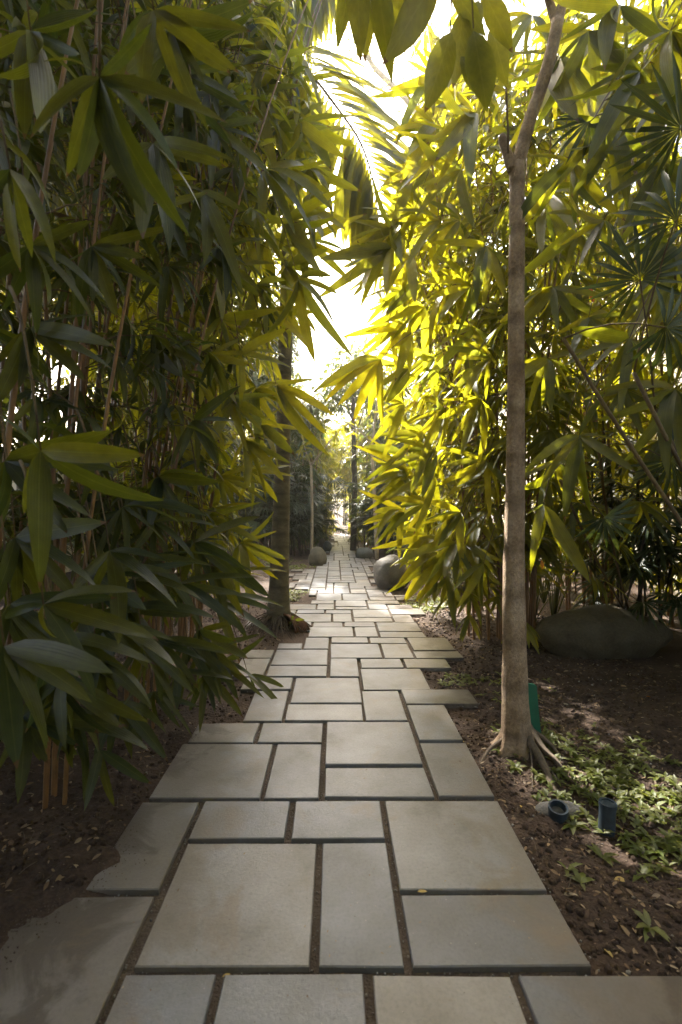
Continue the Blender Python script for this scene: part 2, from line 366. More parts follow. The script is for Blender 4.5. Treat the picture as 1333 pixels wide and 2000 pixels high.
# ------------------------------------------------------------------ paving
slabs = [  # x0, x1, y0, y1 (metres)
 (-1.25,-.717,.95,1.925), (-.686,-.392,1.0,1.604),(-.361,.0946,1.0,1.604),(.125,.578,1.0,1.604),(.606,1.2,1.0,1.606),(-.686,.2,.2,.97),(.23,1.2,.2,.97),
 (-.674,-.084,1.634,2.226),(-.055,.236,1.634,2.228),(.265,.861,1.636,1.935),(.265,.856,1.963,2.55),
 (-.675,-.232,2.258,2.539),(-.202,.233,2.256,2.54),(-1.0,-.707,1.958,2.526),
 (-.978,-.398,2.568,3.143),(-.370,-.084,2.572,3.15),(-.055,.528,2.586,2.868),(.556,.852,2.59,3.168),(-.054,.525,2.902,3.463),
 (-.961,-.533,3.175,3.452),(-.505,-.083,3.18,3.455),(.558,.842,3.196,3.752),(.228,.525,3.492,4.043),(.556,1.12,3.782,4.07),
 (-.357,.208,3.493,3.772),(-.656,-.382,3.49,4.047),(-.786,-.37,4.081,4.356),(-.344,.214,3.803,4.344),(.246,.807,4.072,4.583),
 (.688,1.109,4.62,4.88),(.256,.66,4.62,4.88),(-.041,.222,4.38,4.885),(-.62,-.072,4.39,4.67),(-.615,-.072,4.705,5.20),
 (-.93,-.648,4.39,4.89),(-.957,-.643,4.925,5.19),(.832,1.305,4.915,5.135),(.842,1.286,5.168,5.645),(.512,.805,4.92,5.41),(-.04,.483,4.92,5.41),
 (-.033,.378,5.445,5.665),(.406,.806,5.445,5.665),(-.33,-.066,5.235,5.665),(-.62,-.36,5.235,5.43),
 (-.305,.222,5.70,6.137),(.25,.51,5.70,6.137),(.54,1.07,5.69,5.925),(.545,1.065,5.955,6.385),(.13,.515,6.17,6.40),(-.275,.10,6.17,6.40),(-.55,-.305,5.96,6.40),
 (.262,.772,6.44,6.67),(-.02,.232,6.435,6.90),(-.55,-.05,6.435,6.90),(.265,.78,6.70,7.17),(.802,1.06,6.41,6.83),(.81,1.285,6.86,7.24),(.81,1.17,7.27,7.50),
 (-1.15,-.80,6.19,6.65),(-.54,-.155,6.93,7.145),(-.125,.236,6.93,7.145),(-.86,-.57,6.70,7.145),(-.70,-.285,7.175,7.55),(-.258,-.01,7.175,7.55),
 (.018,.49,7.40,7.84),(.018,.49,7.20,7.37),(.52,.79,7.20,7.58),(.52,1.02,7.61,7.86),(-.37,-.012,7.58,7.84)]
CELL = .1455; Y0G = 7.87
def edges(y):
    L = np.interp(y, [7.8, 8.6, 8.7, 9.0, 10.0, 11.5, 11.6, 13, 15, 17, 20, 26], [-.45, -.6, -.3, -.9, -.95, -.95, -.35, -.3, -.25, -.22, -.05, .1])
    Rr = np.interp(y, [7.8, 8.5, 9.5, 10.5, 13, 16, 20, 26], [1.15, 1.0, .8, .85, 1.15, .85, .75, .7])
    return L, Rr
NR = int((26.0 - Y0G) / CELL); NC = int(2.6 / CELL); X0G = -1.182
occ = np.zeros((NR, NC), bool); rr = random.Random(11)
jag = {}
for r in range(NR):
    k = r // 3
    if k not in jag: jag[k] = (rr.choice((-.15, 0, 0, .14)), rr.choice((-.14, 0, 0, .15)))
    L, Rr = edges(Y0G + r * CELL)
    for c in range(NC):
        xc = X0G + (c + .5) * CELL
        occ[r, c] = not (L + jag[k][0] < xc < Rr + jag[k][1])
for r in range(NR):
    for c in range(NC):
        if occ[r, c]: continue
        opts = [(2, 4), (4, 3), (4, 4), (3, 3), (2, 3), (4, 2), (3, 2), (2, 2)]; rr.shuffle(opts)
        if Y0G + r * CELL > 15: opts = [(2, 4), (3, 4), (4, 4), (2, 3)]; rr.shuffle(opts)
        for h, w in opts + [(3, 1), (1, 3), (2, 1), (1, 2), (1, 1)]:
            if r + h <= NR and c + w <= NC and not occ[r:r + h, c:c + w].any():
                occ[r:r + h, c:c + w] = True
                if h * w >= 2 or Y0G + r * CELL > 11:
                    slabs.append((X0G + c * CELL + .013, X0G + (c + w) * CELL - .013, Y0G + r * CELL + .013, Y0G + (r + h) * CELL - .013))
                break
print('slabs', len(slabs))
bed = MB(); bz = {}
gx = np.arange(-1.5, 1.5, .07)
bedcells = set()
SA = np.array(slabs)
def on_bed(x, y):
    return bool(np.any((SA[:, 0] - .018 < x) & (x < SA[:, 1] + .018) & (SA[:, 2] - .018 < y) & (y < SA[:, 3] + .018)))
bc = {}
for i in range(0, 43):
    for j in range(2, 375):
        for u in ((i, j), (i + 1, j), (i, j + 1), (i + 1, j + 1)):
            if u not in bc: bc[u] = on_bed(-1.5 + u[0] * .07, u[1] * .07)
        if bc[(i, j)] and bc[(i + 1, j)] and bc[(i, j + 1)] and bc[(i + 1, j + 1)]: bedcells.add((i, j))
bv = {}; bvl = []; bf = []
for (i, j) in sorted(bedcells):
    qd = []
    for (u, v_) in ((i, j), (i + 1, j), (i + 1, j + 1), (i, j + 1)):
        if (u, v_) not in bv:
            x = -1.5 + u * .07; y = v_ * .07
            bv[(u, v_)] = len(bvl); bvl.append((x, y, -.0235 + .004 * noise.noise((x * 12, y * 12, 1))))
        qd.append(bv[(u, v_)])
    bf.append(tuple(qd))
path = bpy.data.objects.new('path', make_mesh('path', np.array(bvl), bf, None, M['bed'])); C.objects.link(path); tag(path, kind='structure')
for k, (x0, x1, y0, y1) in enumerate(slabs):
    cx, cyy = (x0 + x1) / 2, (y0 + y1) / 2; hx, hy = (x1 - x0) / 2, (y1 - y0) / 2
    j = lambda s=.003: rr.uniform(-s, s)
    tx, ty, dz = rr.uniform(-.004, .004), rr.uniform(-.004, .004), rr.uniform(-.004, .003)
    cor = [(-hx + j(), -hy + j()), (hx + j(), -hy + j()), (hx + j(), hy + j()), (-hx + j(), hy + j())]
    V = []; bev = .004
    for (x, y) in cor: V.append((x, y, -.036))
    for (x, y) in cor: V.append((x, y, -.004 + x * tx + y * ty + dz))
    for (x, y) in cor: V.append((x - math.copysign(bev, x), y - math.copysign(bev, y), 0 + x * tx + y * ty + dz))
    Fc = [(0, 3, 2, 1), (8, 9, 10, 11)]
    for s in range(4):
        t = (s + 1) % 4; Fc += [(s, t, t + 4, s + 4), (s + 4, t + 4, t + 8, s + 8)]
    o = bpy.data.objects.new('paving_slab', make_mesh('paving_slab', np.array(V), Fc, None, M['slab'], smooth=False))
    C.objects.link(o); o.parent = path; o.location = (cx, cyy, 0)

# ------------------------------------------------------------------ leaf templates
def leaf_tmpl(width, fold, droop, rows=3, twist=0.0, prof='lance', wave=0.0):
    """length 1 along +Y; triangles"""
    V = [(0, 0, 0)]; U = [(0, 0)]
    for i in range(1, rows + 1):
        t = i / (rows + 1)
        if prof == 'lance': w = math.sin(math.pi * t ** .78) ** .6
        elif prof == 'strip': w = 1.0 if t < .85 else .75
        else: w = math.sin(math.pi * t ** 1.05) ** .85
        w *= width / 2; a = twist * t; cz = -droop * t * t + wave * math.sin(t * 9)
        for s in (-1, 0, 1):
            x = s * w; z = abs(s) * w * fold
            V.append((x * math.cos(a) - z * math.sin(a), t * (1 - .3 * droop * t), cz + x * math.sin(a) + z * math.cos(a))); U.append((s, t))
    V.append((0, 1 - .3 * droop, -droop)); U.append((0, 1))
    f = [(0, 2, 1), (0, 3, 2)]
    for i in range(rows - 1):
        a = 1 + 3 * i; b = a + 3
        f += [(a, a + 1, b + 1), (a, b + 1, b), (a + 1, a + 2, b + 2), (a + 1, b + 2, b + 1)]
    a = 1 + 3 * (rows - 1); t = len(V) - 1
    f += [(a, a + 1, t), (a + 1, a + 2, t)]
    return np.array(V, float), np.array(f), np.array(U, float)
BL = [leaf_tmpl(.135, .25, .18, 6, .3), leaf_tmpl(.16, .35, .30, 6, -.4), leaf_tmpl(.12, .2, .42, 6, .2), leaf_tmpl(.17, .3, .1, 6, -.2), leaf_tmpl(.145, .3, .55, 6, .5), leaf_tmpl(.15, .4, .25, 6, .9)]
BLf = [leaf_tmpl(.155, .25, .25, 3, .3), leaf_tmpl(.14, .3, .4, 3, -.4)]
BROAD = [leaf_tmpl(.36, .25, .15, 5, .15, 'oval', .012), leaf_tmpl(.40, .18, .28, 5, -.2, 'oval', .015), leaf_tmpl(.33, .3, .35, 5, .3, 'oval')]
OVALf = [leaf_tmpl(.48, .2, .2, 2, .2, 'oval')]
WEED = [leaf_tmpl(.3, .35, .35, 2), leaf_tmpl(.36, .25, .55, 2)]
def tm_mesh(name, t, mat):
    return make_mesh(name, t[0], t[1].tolist(), t[2], mat)
def frames(pos, d, up, L):
    """vectorised leaf matrices"""
    d = d / np.linalg.norm(d, axis=1, keepdims=True)
    x = np.cross(d, up); x /= (np.linalg.norm(x, axis=1, keepdims=True) + 1e-9)
    z = np.cross(x, d); n = len(pos)
    Mx = np.zeros((n, 4, 4)); L = np.asarray(L).reshape(-1, 1)
    Mx[:, :3, 0] = x * L; Mx[:, :3, 1] = d * L; Mx[:, :3, 2] = z * L; Mx[:, :3, 3] = pos; Mx[:, 3, 3] = 1
    return Mx
SHARED = {}
def emit_leaves(root, mats, mat, near=BL, far=BLf, maxn=300, name='leaf', stuffname='foliage', force=0):
    """the leaves that show largest become objects, the rest one joined part"""
    if len(mats) == 0: return
    pos = mats[:, :3, 3]; L = np.linalg.norm(mats[:, :3, 1], axis=1)
    Y = np.maximum(pos[:, 1], .25); px = pos[:, 0] / Y * F + 654; py = 985 - (pos[:, 2] - EYE) / Y * F
    inside = (px > -60) & (px < 1390) & (py > -60) & (py < 2060) & (pos[:, 1] > .3)
    size = np.where(inside, L / Y, L / Y * .01)
    if force: size[:force] += 1000
    order = np.argsort(-size); top = order[:maxn] if maxn else order[:0]; rest = order[len(top):]
    loc = np.array(root.location)
    key = (id(near), mat.name, name)
    if key not in SHARED: SHARED[key] = [tm_mesh(name, t, mat) for t in near]
    ms = SHARED[key]
    for q_, i in enumerate(top):
        o = bpy.data.objects.new(name, ms[int(rng.integers(len(ms)))])
        m = mats[i].copy(); m[:3, 3] -= loc
        o.parent = root; o.matrix_local = Matrix(m.tolist()); C.objects.link(o)
    if len(rest):
        grp = rng.integers(0, len(far), len(rest)); ch = []
        for k, t in enumerate(far):
            s = mats[rest[grp == k]]
            if len(s): ch.append(big_mesh('x', t, s, mat, loc))
        link_big(stuffname, ch, mat, root)

def cluster(p, d, n, L, droop=.22, spread=1.15):
    """a hand of leaves fanning from a twig tip p heading d"""
    d = norm(np.asarray(d, float)); side = norm(np.cross(d, [0, 0, 1]) + 1e-4); upv = np.cross(side, d)
    th = np.linspace(-1, 1, n) * spread * rng.uniform(.8, 1.2) + rng.normal(0, .12, n)
    ph = rng.normal(0, .28, n)
    D = np.outer(np.cos(th), d) + np.outer(np.sin(th), side) + np.outer(ph, upv) + np.outer(np.full(n, -droop) * rng.uniform(.5, 1.6, n), [0, 0, 1])
    U = np.tile(upv + np.array([0, 0, .3]), (n, 1)) + rng.normal(0, .35, (n, 3))
    back = rng.uniform(0, .10, n)[:, None] * d[None]
    return frames(np.tile(p, (n, 1)) - back, D, U, L * rng.uniform(.72, 1.12, n) * (1 - .2 * np.abs(th) / 2))

def fan(hub, Y, ang, spread, n, lo, hi, frm=None):
    '''a feature whose leaf tips fan round a picture direction (degrees, 0 right, 90 down)'''
    tips = []
    for k in range(n):
        a = R(ang + spread * (2 * (k + .5) / n - 1) + rng.uniform(-8, 8)); L = rng.uniform(lo, hi)
        tips.append((hub[0] + L * math.cos(a), hub[1] + L * math.sin(a)))
    return (hub, Y, tips, frm)
def feature(hub, Y, tips, wY=None, dy=.12):
    """one recognisable hand of leaves: hub and leaf tips, facing roughly towards the viewer"""
    h = P(hub[0], hub[1], Y); out_ = []; wsc = 1.05 if Y < 2.6 and hub[0] < 400 else .8
    for (tx, ty) in tips:
        t = P(tx, ty, Y * (1 - rng.uniform(-.3, 1) * dy)); d = t - h; L = np.linalg.norm(d)
        up = norm(-h + np.array([0, 0, EYE])) + rng.normal(0, .45, 3) + np.array([0, 0, .5])
        m_ = frames(h[None], d[None], up[None], [L * 1.06])[0]; m_[:3, 0] *= wsc * rng.uniform(.85, 1.15); out_.append(m_)
    return h, np.array(out_)

# ------------------------------------------------------------------ bamboo
def bamboo(base, label, culms=10, H=(4.5, 6.5), lean=(0, 0), spreadr=.35, L=.36, z0=.9, per=1.0, clear=None, bias=(0, 0), feats=(),
           group='bamboo clumps along the path', maxn=300, mat='bamboo_leaf', name='bamboo_clump', culm_r=(.010, .016), nleaf=(5, 9), blen=(.35, .95), far=BLf, topz=None, step=.3):
    base = np.array([base[0], base[1], soil_z(base[0], base[1]) - .02]); root = empty(name, base)
    tag(root, label, 'bamboo', group)
    mats = []; tw = MB()
    for hub, Yd, tips, frm in feats:
        h, mm = feature(hub, Yd, tips); mats.append(mm)
        s = P(*frm) if frm is not None else base + [0, 0, 2]
        tw.add(*tube(curve(s, h, (0, 0, .08), 7), np.linspace(.006, .0025, 7), 5))
        for m_ in mm: pass
    nf = sum(len(m_) for m_ in mats)
    for c in range(culms):
        a = rng.uniform(0, 6.28); rad = spreadr * math.sqrt(rng.uniform(0, 1))
        b = base + [rad * math.cos(a), rad * math.sin(a), -.06]; b[2] = soil_z(b[0], b[1]) - .06; h = rng.uniform(*H)
        ln = np.array([lean[0] + rng.normal(0, .35), lean[1] + rng.normal(0, .3), 0]); cr = rng.uniform(*culm_r)
        nseg = int(h / step); pts = []; rad_ = []
        for s in range(nseg + 1):
            t = s / nseg; p = b + [0, 0, h * t] + ln * (t ** 1.8) + np.array([math.cos(a), math.sin(a), 0]) * .15 * t
            if t > .8: p = p - [0, 0, (t - .8) ** 2 * 4 * abs(np.linalg.norm(ln)) * .5]
            r = cr * (1 - .75 * t ** 1.5)
            pts += [p, p + [0, 0, .012]]; rad_ += [r * 1.22, r]
        mb = MB(); mb.add(*tube(pts, rad_, 7)); mb.build('culm', M['culm'], root)
        for s in range(1, nseg + 1):
            p = pts[2 * s]
            z = p[2]
            if z < z0 or (topz and z > topz): continue
            for _ in range(rng.poisson(per * (1.0 if s < nseg else 3))):
                az = rng.uniform(0, 6.28); d = np.array([math.cos(az), math.sin(az), rng.uniform(-.1, .8)]); d[:2] += bias
                d = norm(d); bl = rng.uniform(*blen)
                e = p + d * bl - [0, 0, bl * bl * rng.uniform(.15, .5)]
                if clear is not None and not clear(e): continue
                cv = curve(p, e, (0, 0, bl * .12), 5)
                tw.add(*tube(cv, np.linspace(.0045, .0018, 5), 4, False))
                d2 = norm(cv[-1] - cv[-2])
                for tt, ii_ in ((1.0, 4), (.6, 3)):
                    if tt < 1 and rng.uniform() < .3: continue
                    mats.append(cluster(cv[ii_] if tt == 1 else cv[2], d2 + rng.normal(0, .3, 3), int(rng.integers(*nleaf)), L * rng.uniform(.75, 1.15)))
    if clear is not None and len(mats) > len(feats):
        A = np.concatenate(mats); tip = A[:, :3, 3] + A[:, :3, 1] * .9
        keep = np.array([i < nf or clear(tip[i], .08) for i in range(len(A))]); A = A[keep]
    else: A = np.concatenate(mats)
    if tw.n:
        o = tw.build('twig', M['twig'], root); o['kind'] = 'stuff'
    if maxn and len(A) > 400:
        pick = np.zeros(len(A), bool); pick[nf:] = rng.uniform(size=len(A) - nf) < .022
        D = A[pick][:24].copy(); D[:, :3, 0] *= .7; emit_leaves(root, D, M['dry'], maxn=24, name='dry_leaf')
        A = A[~pick]
    emit_leaves(root, A, M[mat], maxn=maxn, far=far, force=nf)
    return len(A)

def clearL(p, slack=0.0):
    x, y, z = p
    lim = np.interp(z, [.2, 1.0, 2.0, 3.5, 4.6, 7.5], [-1.25, -.85, -.65, -.42, -.25, -.18])
    if y < 3.2: lim -= .38 * (3.2 - y)
    if y < 1.0: return False
    if z < .12: return False
    if y < 2.6 and x > -1.0 and z < 3.3: return False
    if y > 6.4 and z < 2.5: lim = -1.9
    return x < lim + slack
def clearR(p, slack=0.0):
    x, y, z = p
    lim = np.interp(z, [.4, .8, 1.8, 3.2, 4.0, 4.8, 5.9, 7.5], [.95, .75, .6, .62, .8, .45, 1.05, 1.2])
    if y > 7: lim += (y - 7) * .12
    if y < 5: lim = max(lim, 1.25 + (3.0 - min(y, 3)) * -.1 + (.5 if y < 3.2 else 0))
    if z < .15 or y < 1.2: return False
    return x > lim - slack
tot = 0
rng = np.random.default_rng(21)
FL1 = [((80, 880), 1.30, [(66, 1135), (285, 1030), (262, 888), (30, 1010), (0, 800)], (20, 560, 1.5)),
       ((85, 1180), 1.40, [(-40, 1205), (62, 1275), (202, 1318), (300, 1235), (250, 1110)], (40, 900, 1.6)),
       ((8, 1262), 1.30, [(32, 1490), (112, 1445), (185, 1345), (205, 1290)], (-60, 900, 1.5)),
       ((195, 150), 1.05, [(45, 215), (120, 330), (172, 345), (212, 385), (258, 398), (345, 232), (428, 195), (300, 60), (100, 60)], (195, -120, 1.05)),
       ((215, 1075), 1.95, [(312, 1072), (128, 1165), (260, 1235), (338, 1148), (170, 1190)], (150, 800, 2.1)),
       ((195, 1465), 2.0, [(292, 1530), (178, 1552), (213, 1592)], (150, 1250, 2.1)),
       ((300, 20), 1.3, [(210, 90), (420, 110), (350, 180), (480, 60), (250, 150)], (260, -160, 1.3)),
       ((20, 330), 1.2, [(-60, 420), (60, 480), (120, 420), (10, 520)], (-60, 100, 1.3))]
FL2 = [((280, 1262), 2.3, [(232, 1385), (292, 1432), (352, 1372), (380, 1330), (200, 1330)], (230, 950, 2.7)),
       ((205, 1215), 2.1, [(330, 1232), (300, 1290), (345, 1262), (150, 1290)], (160, 950, 2.5)),
       ((366, 1256), 3.0, [(350, 1372), (472, 1285), (442, 1385), (482, 1335), (300, 1330)], (330, 950, 3.1)),
       ((395, 372), 2.5, [(372, 455), (432, 485), (468, 500), (322, 342), (455, 392)], (360, 60, 2.8)),
       ((410, 1090), 3.2, [(500, 1105), (470, 1190), (520, 1150), (350, 1130), (440, 1210)], (360, 800, 3.4)),
       ((420, 1170), 3.4, [(528, 1165), (560, 1145), (500, 1240), (545, 1230), (470, 1290)], (380, 950, 3.6)),
       ((485, 1318), 4.1, [(560, 1332), (548, 1360), (510, 1362)], (420, 1150, 4.0))]
FL3 = [((583, 545), 3.7, [(654, 556), (657, 604), (637, 668), (594, 692), (552, 635), (625, 512), (575, 640)], (500, 300, 4.2)),
       ((470, 690), 3.6, [(556, 662), (568, 706), (540, 640), (480, 770), (455, 760), (430, 720)], (420, 420, 4.0)),
       ((540, 752), 3.6, [(604, 738), (657, 792), (642, 852), (576, 872), (560, 800), (630, 830), (600, 775)], (470, 500, 4.0)),
       ((480, 860), 3.9, [(560, 900), (530, 960), (490, 950), (555, 930), (440, 920)], (440, 650, 4.0)),
       ((585, 240), 3.8, [(655, 240), (640, 280), (620, 300), (560, 330), (660, 205)], (480, 60, 4.2)),
       ((520, 330), 3.6, [(655, 345), (610, 410), (560, 420), (500, 420), (620, 300)], (440, 150, 4.0))]
FL3 += [fan(h, y_, a, sp, n, lo, hi, (h[0] - 90, h[1] - 260, y_ + .5)) for h, y_, a, sp, n, lo, hi in [((600, 250), 4.6, 30, 80, 8, 50, 85), ((605, 330), 4.7, 50, 90, 8, 50, 80), ((585, 160), 4.5, 40, 90, 8, 50, 90), ((610, 410), 4.8, 60, 80, 7, 45, 75), ((560, 520), 4.4, 40, 80, 8, 50, 90), ((560, 600), 4.5, 60, 70, 7, 45, 80), ((550, 90), 4.3, 50, 90, 8, 50, 100),
  ((500, 560), 4.0, 40, 80, 8, 60, 100), ((560, 430), 4.2, 30, 80, 8, 60, 105), ((560, 330), 4.4, 40, 90, 8, 60, 110), ((540, 250), 4.2, 30, 90, 8, 60, 110), ((500, 180), 4.0, 20, 90, 8, 60, 110),
  ((470, 90), 4.0, 30, 90, 8, 70, 120), ((470, 30), 4.4, 40, 90, 8, 60, 110), ((430, 620), 3.8, 50, 80, 8, 60, 100), ((450, 780), 3.8, 50, 80, 8, 60, 100), ((430, 930), 3.9, 50, 80, 8, 60, 100),
  ((400, 1010), 3.8, 40, 80, 8, 60, 110), ((470, 1060), 4.2, 40, 80, 8, 60, 100), ((450, 1120), 4.2, 50, 80, 8, 60, 100), ((520, 470), 4.5, 60, 90, 8, 60, 100), ((480, 420), 4.2, 60, 90, 8, 60, 100), ((600, 330), 4.8, 60, 80, 6, 50, 90), ((590, 400), 4.4, 30, 90, 8, 55, 95), ((600, 470), 4.6, 50, 90, 7, 50, 85), ((540, 170), 4.6, 30, 80, 8, 60, 110), ((520, 610), 4.3, 30, 80, 8, 55, 95), ((500, 760), 4.2, 30, 80, 8, 50, 90), ((510, 830), 4.3, 30, 80, 8, 50, 90), ((490, 920), 4.2, 40, 80, 8, 50, 90), ((430, 360), 3.8, 40, 90, 8, 60, 110), ((430, 520), 3.7, 40, 90, 8, 60, 110), ((400, 700), 3.6, 40, 90, 8, 60, 110)]]
FL1 += [fan(h, y_, a, sp, n, lo, hi, (h[0] - 40, h[1] - 300, y_ + .3)) for h, y_, a, sp, n, lo, hi in [
  ((110, 1245), 1.9, 60, 75, 7, 110, 200), ((70, 1370), 2.0, 70, 70, 7, 100, 180), ((150, 1400), 2.1, 75, 65, 6, 90, 160), ((20, 1180), 1.6, 60, 75, 7, 130, 230), ((190, 1290), 1.9, 70, 70, 6, 90, 170), ((40, 1390), 1.9, 70, 70, 6, 100, 180), ((30, 1050), 1.7, 60, 80, 7, 120, 200), ((10, 900), 1.7, 50, 80, 7, 120, 200), ((60, 480), 1.8, 60, 90, 7, 110, 190)]]
FL2 += [fan(h, y_, a, sp, n, lo, hi, (h[0] - 50, h[1] - 260, y_ + .4)) for h, y_, a, sp, n, lo, hi in [
  ((250, 1190), 2.5, 50, 75, 7, 90, 160), ((230, 1370), 2.5, 75, 65, 7, 80, 140), ((300, 1350), 2.7, 70, 65, 7, 70, 130), ((350, 1310), 3.0, 70, 70, 7, 60, 110), ((400, 1320), 3.4, 70, 70, 7, 50, 90), ((160, 1200), 2.3, 60, 75, 7, 100, 170), ((310, 1250), 2.7, 60, 75, 7, 80, 140), ((350, 1140), 2.8, 50, 75, 7, 80, 140), ((400, 1255), 3.2, 60, 75, 7, 70, 120), ((180, 1120), 2.4, 50, 80, 7, 90, 160), ((290, 1090), 2.7, 50, 80, 7, 80, 140), ((430, 1290), 3.7, 60, 75, 7, 50, 90), ((380, 1060), 3.0, 40, 80, 7, 80, 130), ((240, 990), 2.6, 50, 80, 7, 90, 150)]]
FL2 += [fan(h, y_, a, sp, n, lo * .72, hi * .78, (h[0] - 60, h[1] - 260, y_ + .5)) for h, y_, a, sp, n, lo, hi in [
  ((330, 520), 3.0, 60, 90, 8, 80, 150), ((420, 250), 2.9, 40, 90, 8, 80, 150), ((360, 140), 2.8, 50, 90, 8, 80, 150), ((300, 680), 3.0, 60, 90, 8, 70, 140), ((380, 820), 3.1, 50, 90, 8, 70, 130), ((310, 930), 3.0, 60, 90, 8, 80, 140),
  ((300, 1020), 2.8, 60, 90, 8, 80, 140), ((260, 1130), 2.5, 50, 90, 8, 90, 150), ((390, 1230), 3.2, 60, 80, 8, 70, 120), ((320, 400), 2.6, 70, 90, 8, 90, 160), ((430, 480), 3.3, 60, 90, 8, 70, 120)]]
FL1 += [fan(h, y_, a, sp, n, lo * .8, hi * .85, (h[0] - 60, h[1] - 360, y_ + .4)) for h, y_, a, sp, n, lo, hi in [
  ((60, 640), 1.9, 60, 90, 8, 100, 200), ((180, 480), 2.1, 60, 90, 8, 110, 180), ((120, 1330), 1.8, 80, 70, 7, 120, 200), ((60, 60), 1.5, 60, 100, 8, 120, 230), ((300, 280), 2.0, 70, 90, 8, 110, 200), ((330, 60), 2.0, 70, 90, 8, 110, 200)]]
tot += bamboo((-1.62, 2.35), 'bamboo clump nearest the camera at the left edge, large dark leaves hanging over the soil', 5, (4.2, 5.6), (.5, -.1), .28, .30, 1.3, 1.1, clearL, (.3, 0), FL1, mat='shaded_bamboo_leaf')
tot += bamboo((-1.65, 3.35), 'bamboo clump second from the camera on the left, tan canes showing in the shade', 17, (5, 6.6), (.6, 0), .42, .30, .7, .95, clearL, (.5, -.1), FL2, mat='shaded_bamboo_leaf')
tot += bamboo((-1.55, 4.6), 'bamboo clump left of the smooth palm trunk, its leaf tips hanging across the trunk', 17, (5.5, 7.5), (.8, 0), .40, .33, .6, 1.2, clearL, (.5, -.2), FL3)
tot += bamboo((-2.3, 5.6), 'tall bamboo clump farther back on the left, behind the palm trunk side', 15, (6, 8), (.8, 0), .45, .38, 1.4, 1.0, clearL, (.4, -.2))
tot += bamboo((-2.2, 6.9), 'tall bamboo clump added to shade the slabs, arching high behind the palm trunk on the left', 12, (6.5, 8), (.5, 0), .35, .42, 3.2, 1.1, clearL, (.4, -.1), maxn=150)  # extra clump put in to block sun dapples on the slabs
tot += bamboo((-2.9, 3.6), 'shaded bamboo clump in the second row at the far left', 14, (5, 7), (.4, 0), .5, .38, .6, 1.1, clearL, (.3, 0), maxn=150, mat='shaded_bamboo_leaf')
tot += bamboo((-2.6, 1.9), 'dark bamboo clump behind the nearest left clump at the frame edge', 12, (5, 7), (.4, .1), .5, .38, .6, 1.1, clearL, (.3, 0), maxn=150, mat='shaded_bamboo_leaf')
FR1 = [((745, 702), 4.4, [(640, 694), (632, 742), (628, 766), (680, 812), (708, 822), (733, 805), (700, 682), (660, 790)], (850, 640, 4.8)),
       ((765, 484), 4.6, [(658, 478), (640, 502), (673, 542), (702, 548), (720, 470), (752, 560)], (880, 420, 5.0)),
       ((900, 270), 4.4, [(790, 285), (830, 300), (810, 225), (860, 340), (905, 370)], (985, 380, 4.8)),
       ((835, 985), 5.0, [(735, 960), (742, 980), (760, 1010), (790, 1040), (800, 1075), (760, 940)], (900, 880, 5.3)),
       ((860, 1080), 5.0, [(775, 1090), (785, 1150), (775, 1172), (820, 1150), (840, 1170), (770, 1060)], (905, 950, 5.3)),
       ((850, 880), 4.9, [(760, 905), (770, 870), (790, 940), (760, 850), (830, 960)], (920, 760, 5.2))]
FR2 = [fan(h, y_, a, sp, n, lo, hi, (h[0] + 60, h[1] - 200, y_ + .4)) for h, y_, a, sp, n, lo, hi in [((1080, 150), 3.8, 60, 100, 9, 60, 110), ((1110, 270), 3.7, 40, 100, 9, 60, 110), ((1070, 380), 3.8, 70, 100, 9, 60, 110), ((1130, 450), 3.6, 60, 100, 9, 60, 110), ((1080, 560), 3.8, 80, 100, 9, 60, 110), ((1150, 620), 3.6, 60, 100, 9, 60, 110), ((1070, 700), 3.7, 80, 100, 9, 60, 110), ((1200, 150), 3.6, 60, 100, 9, 60, 110), ((1230, 380), 3.5, 70, 100, 9, 60, 110), ((1220, 760), 3.5, 80, 100, 9, 60, 110), ((1290, 560), 3.5, 80, 100, 9, 60, 110), ((1160, 60), 3.7, 80, 100, 9, 60, 110), ((1280, 80), 3.6, 80, 100, 9, 60, 110), ((1290, 860), 3.5, 80, 100, 9, 60, 110), ((1250, 980), 3.8, 80, 100, 9, 60, 110), ((1090, 900), 3.9, 80, 100, 9, 60, 110)]] + [((945, 1100), 4.4, [(903, 1172), (936, 1192), (884, 1132), (968, 1132), (915, 1110)], (1000, 960, 4.6)),
       ((1132, 850), 3.1, [(1062, 930), (1100, 995), (1143, 1002), (1236, 912), (1175, 765), (1192, 840), (1040, 870)], (1200, 700, 3.4)),
       ((1062, 985), 3.2, [(1030, 1065), (1078, 1135), (1112, 1110), (1152, 1130), (1035, 1000)], (1100, 880, 3.4))]
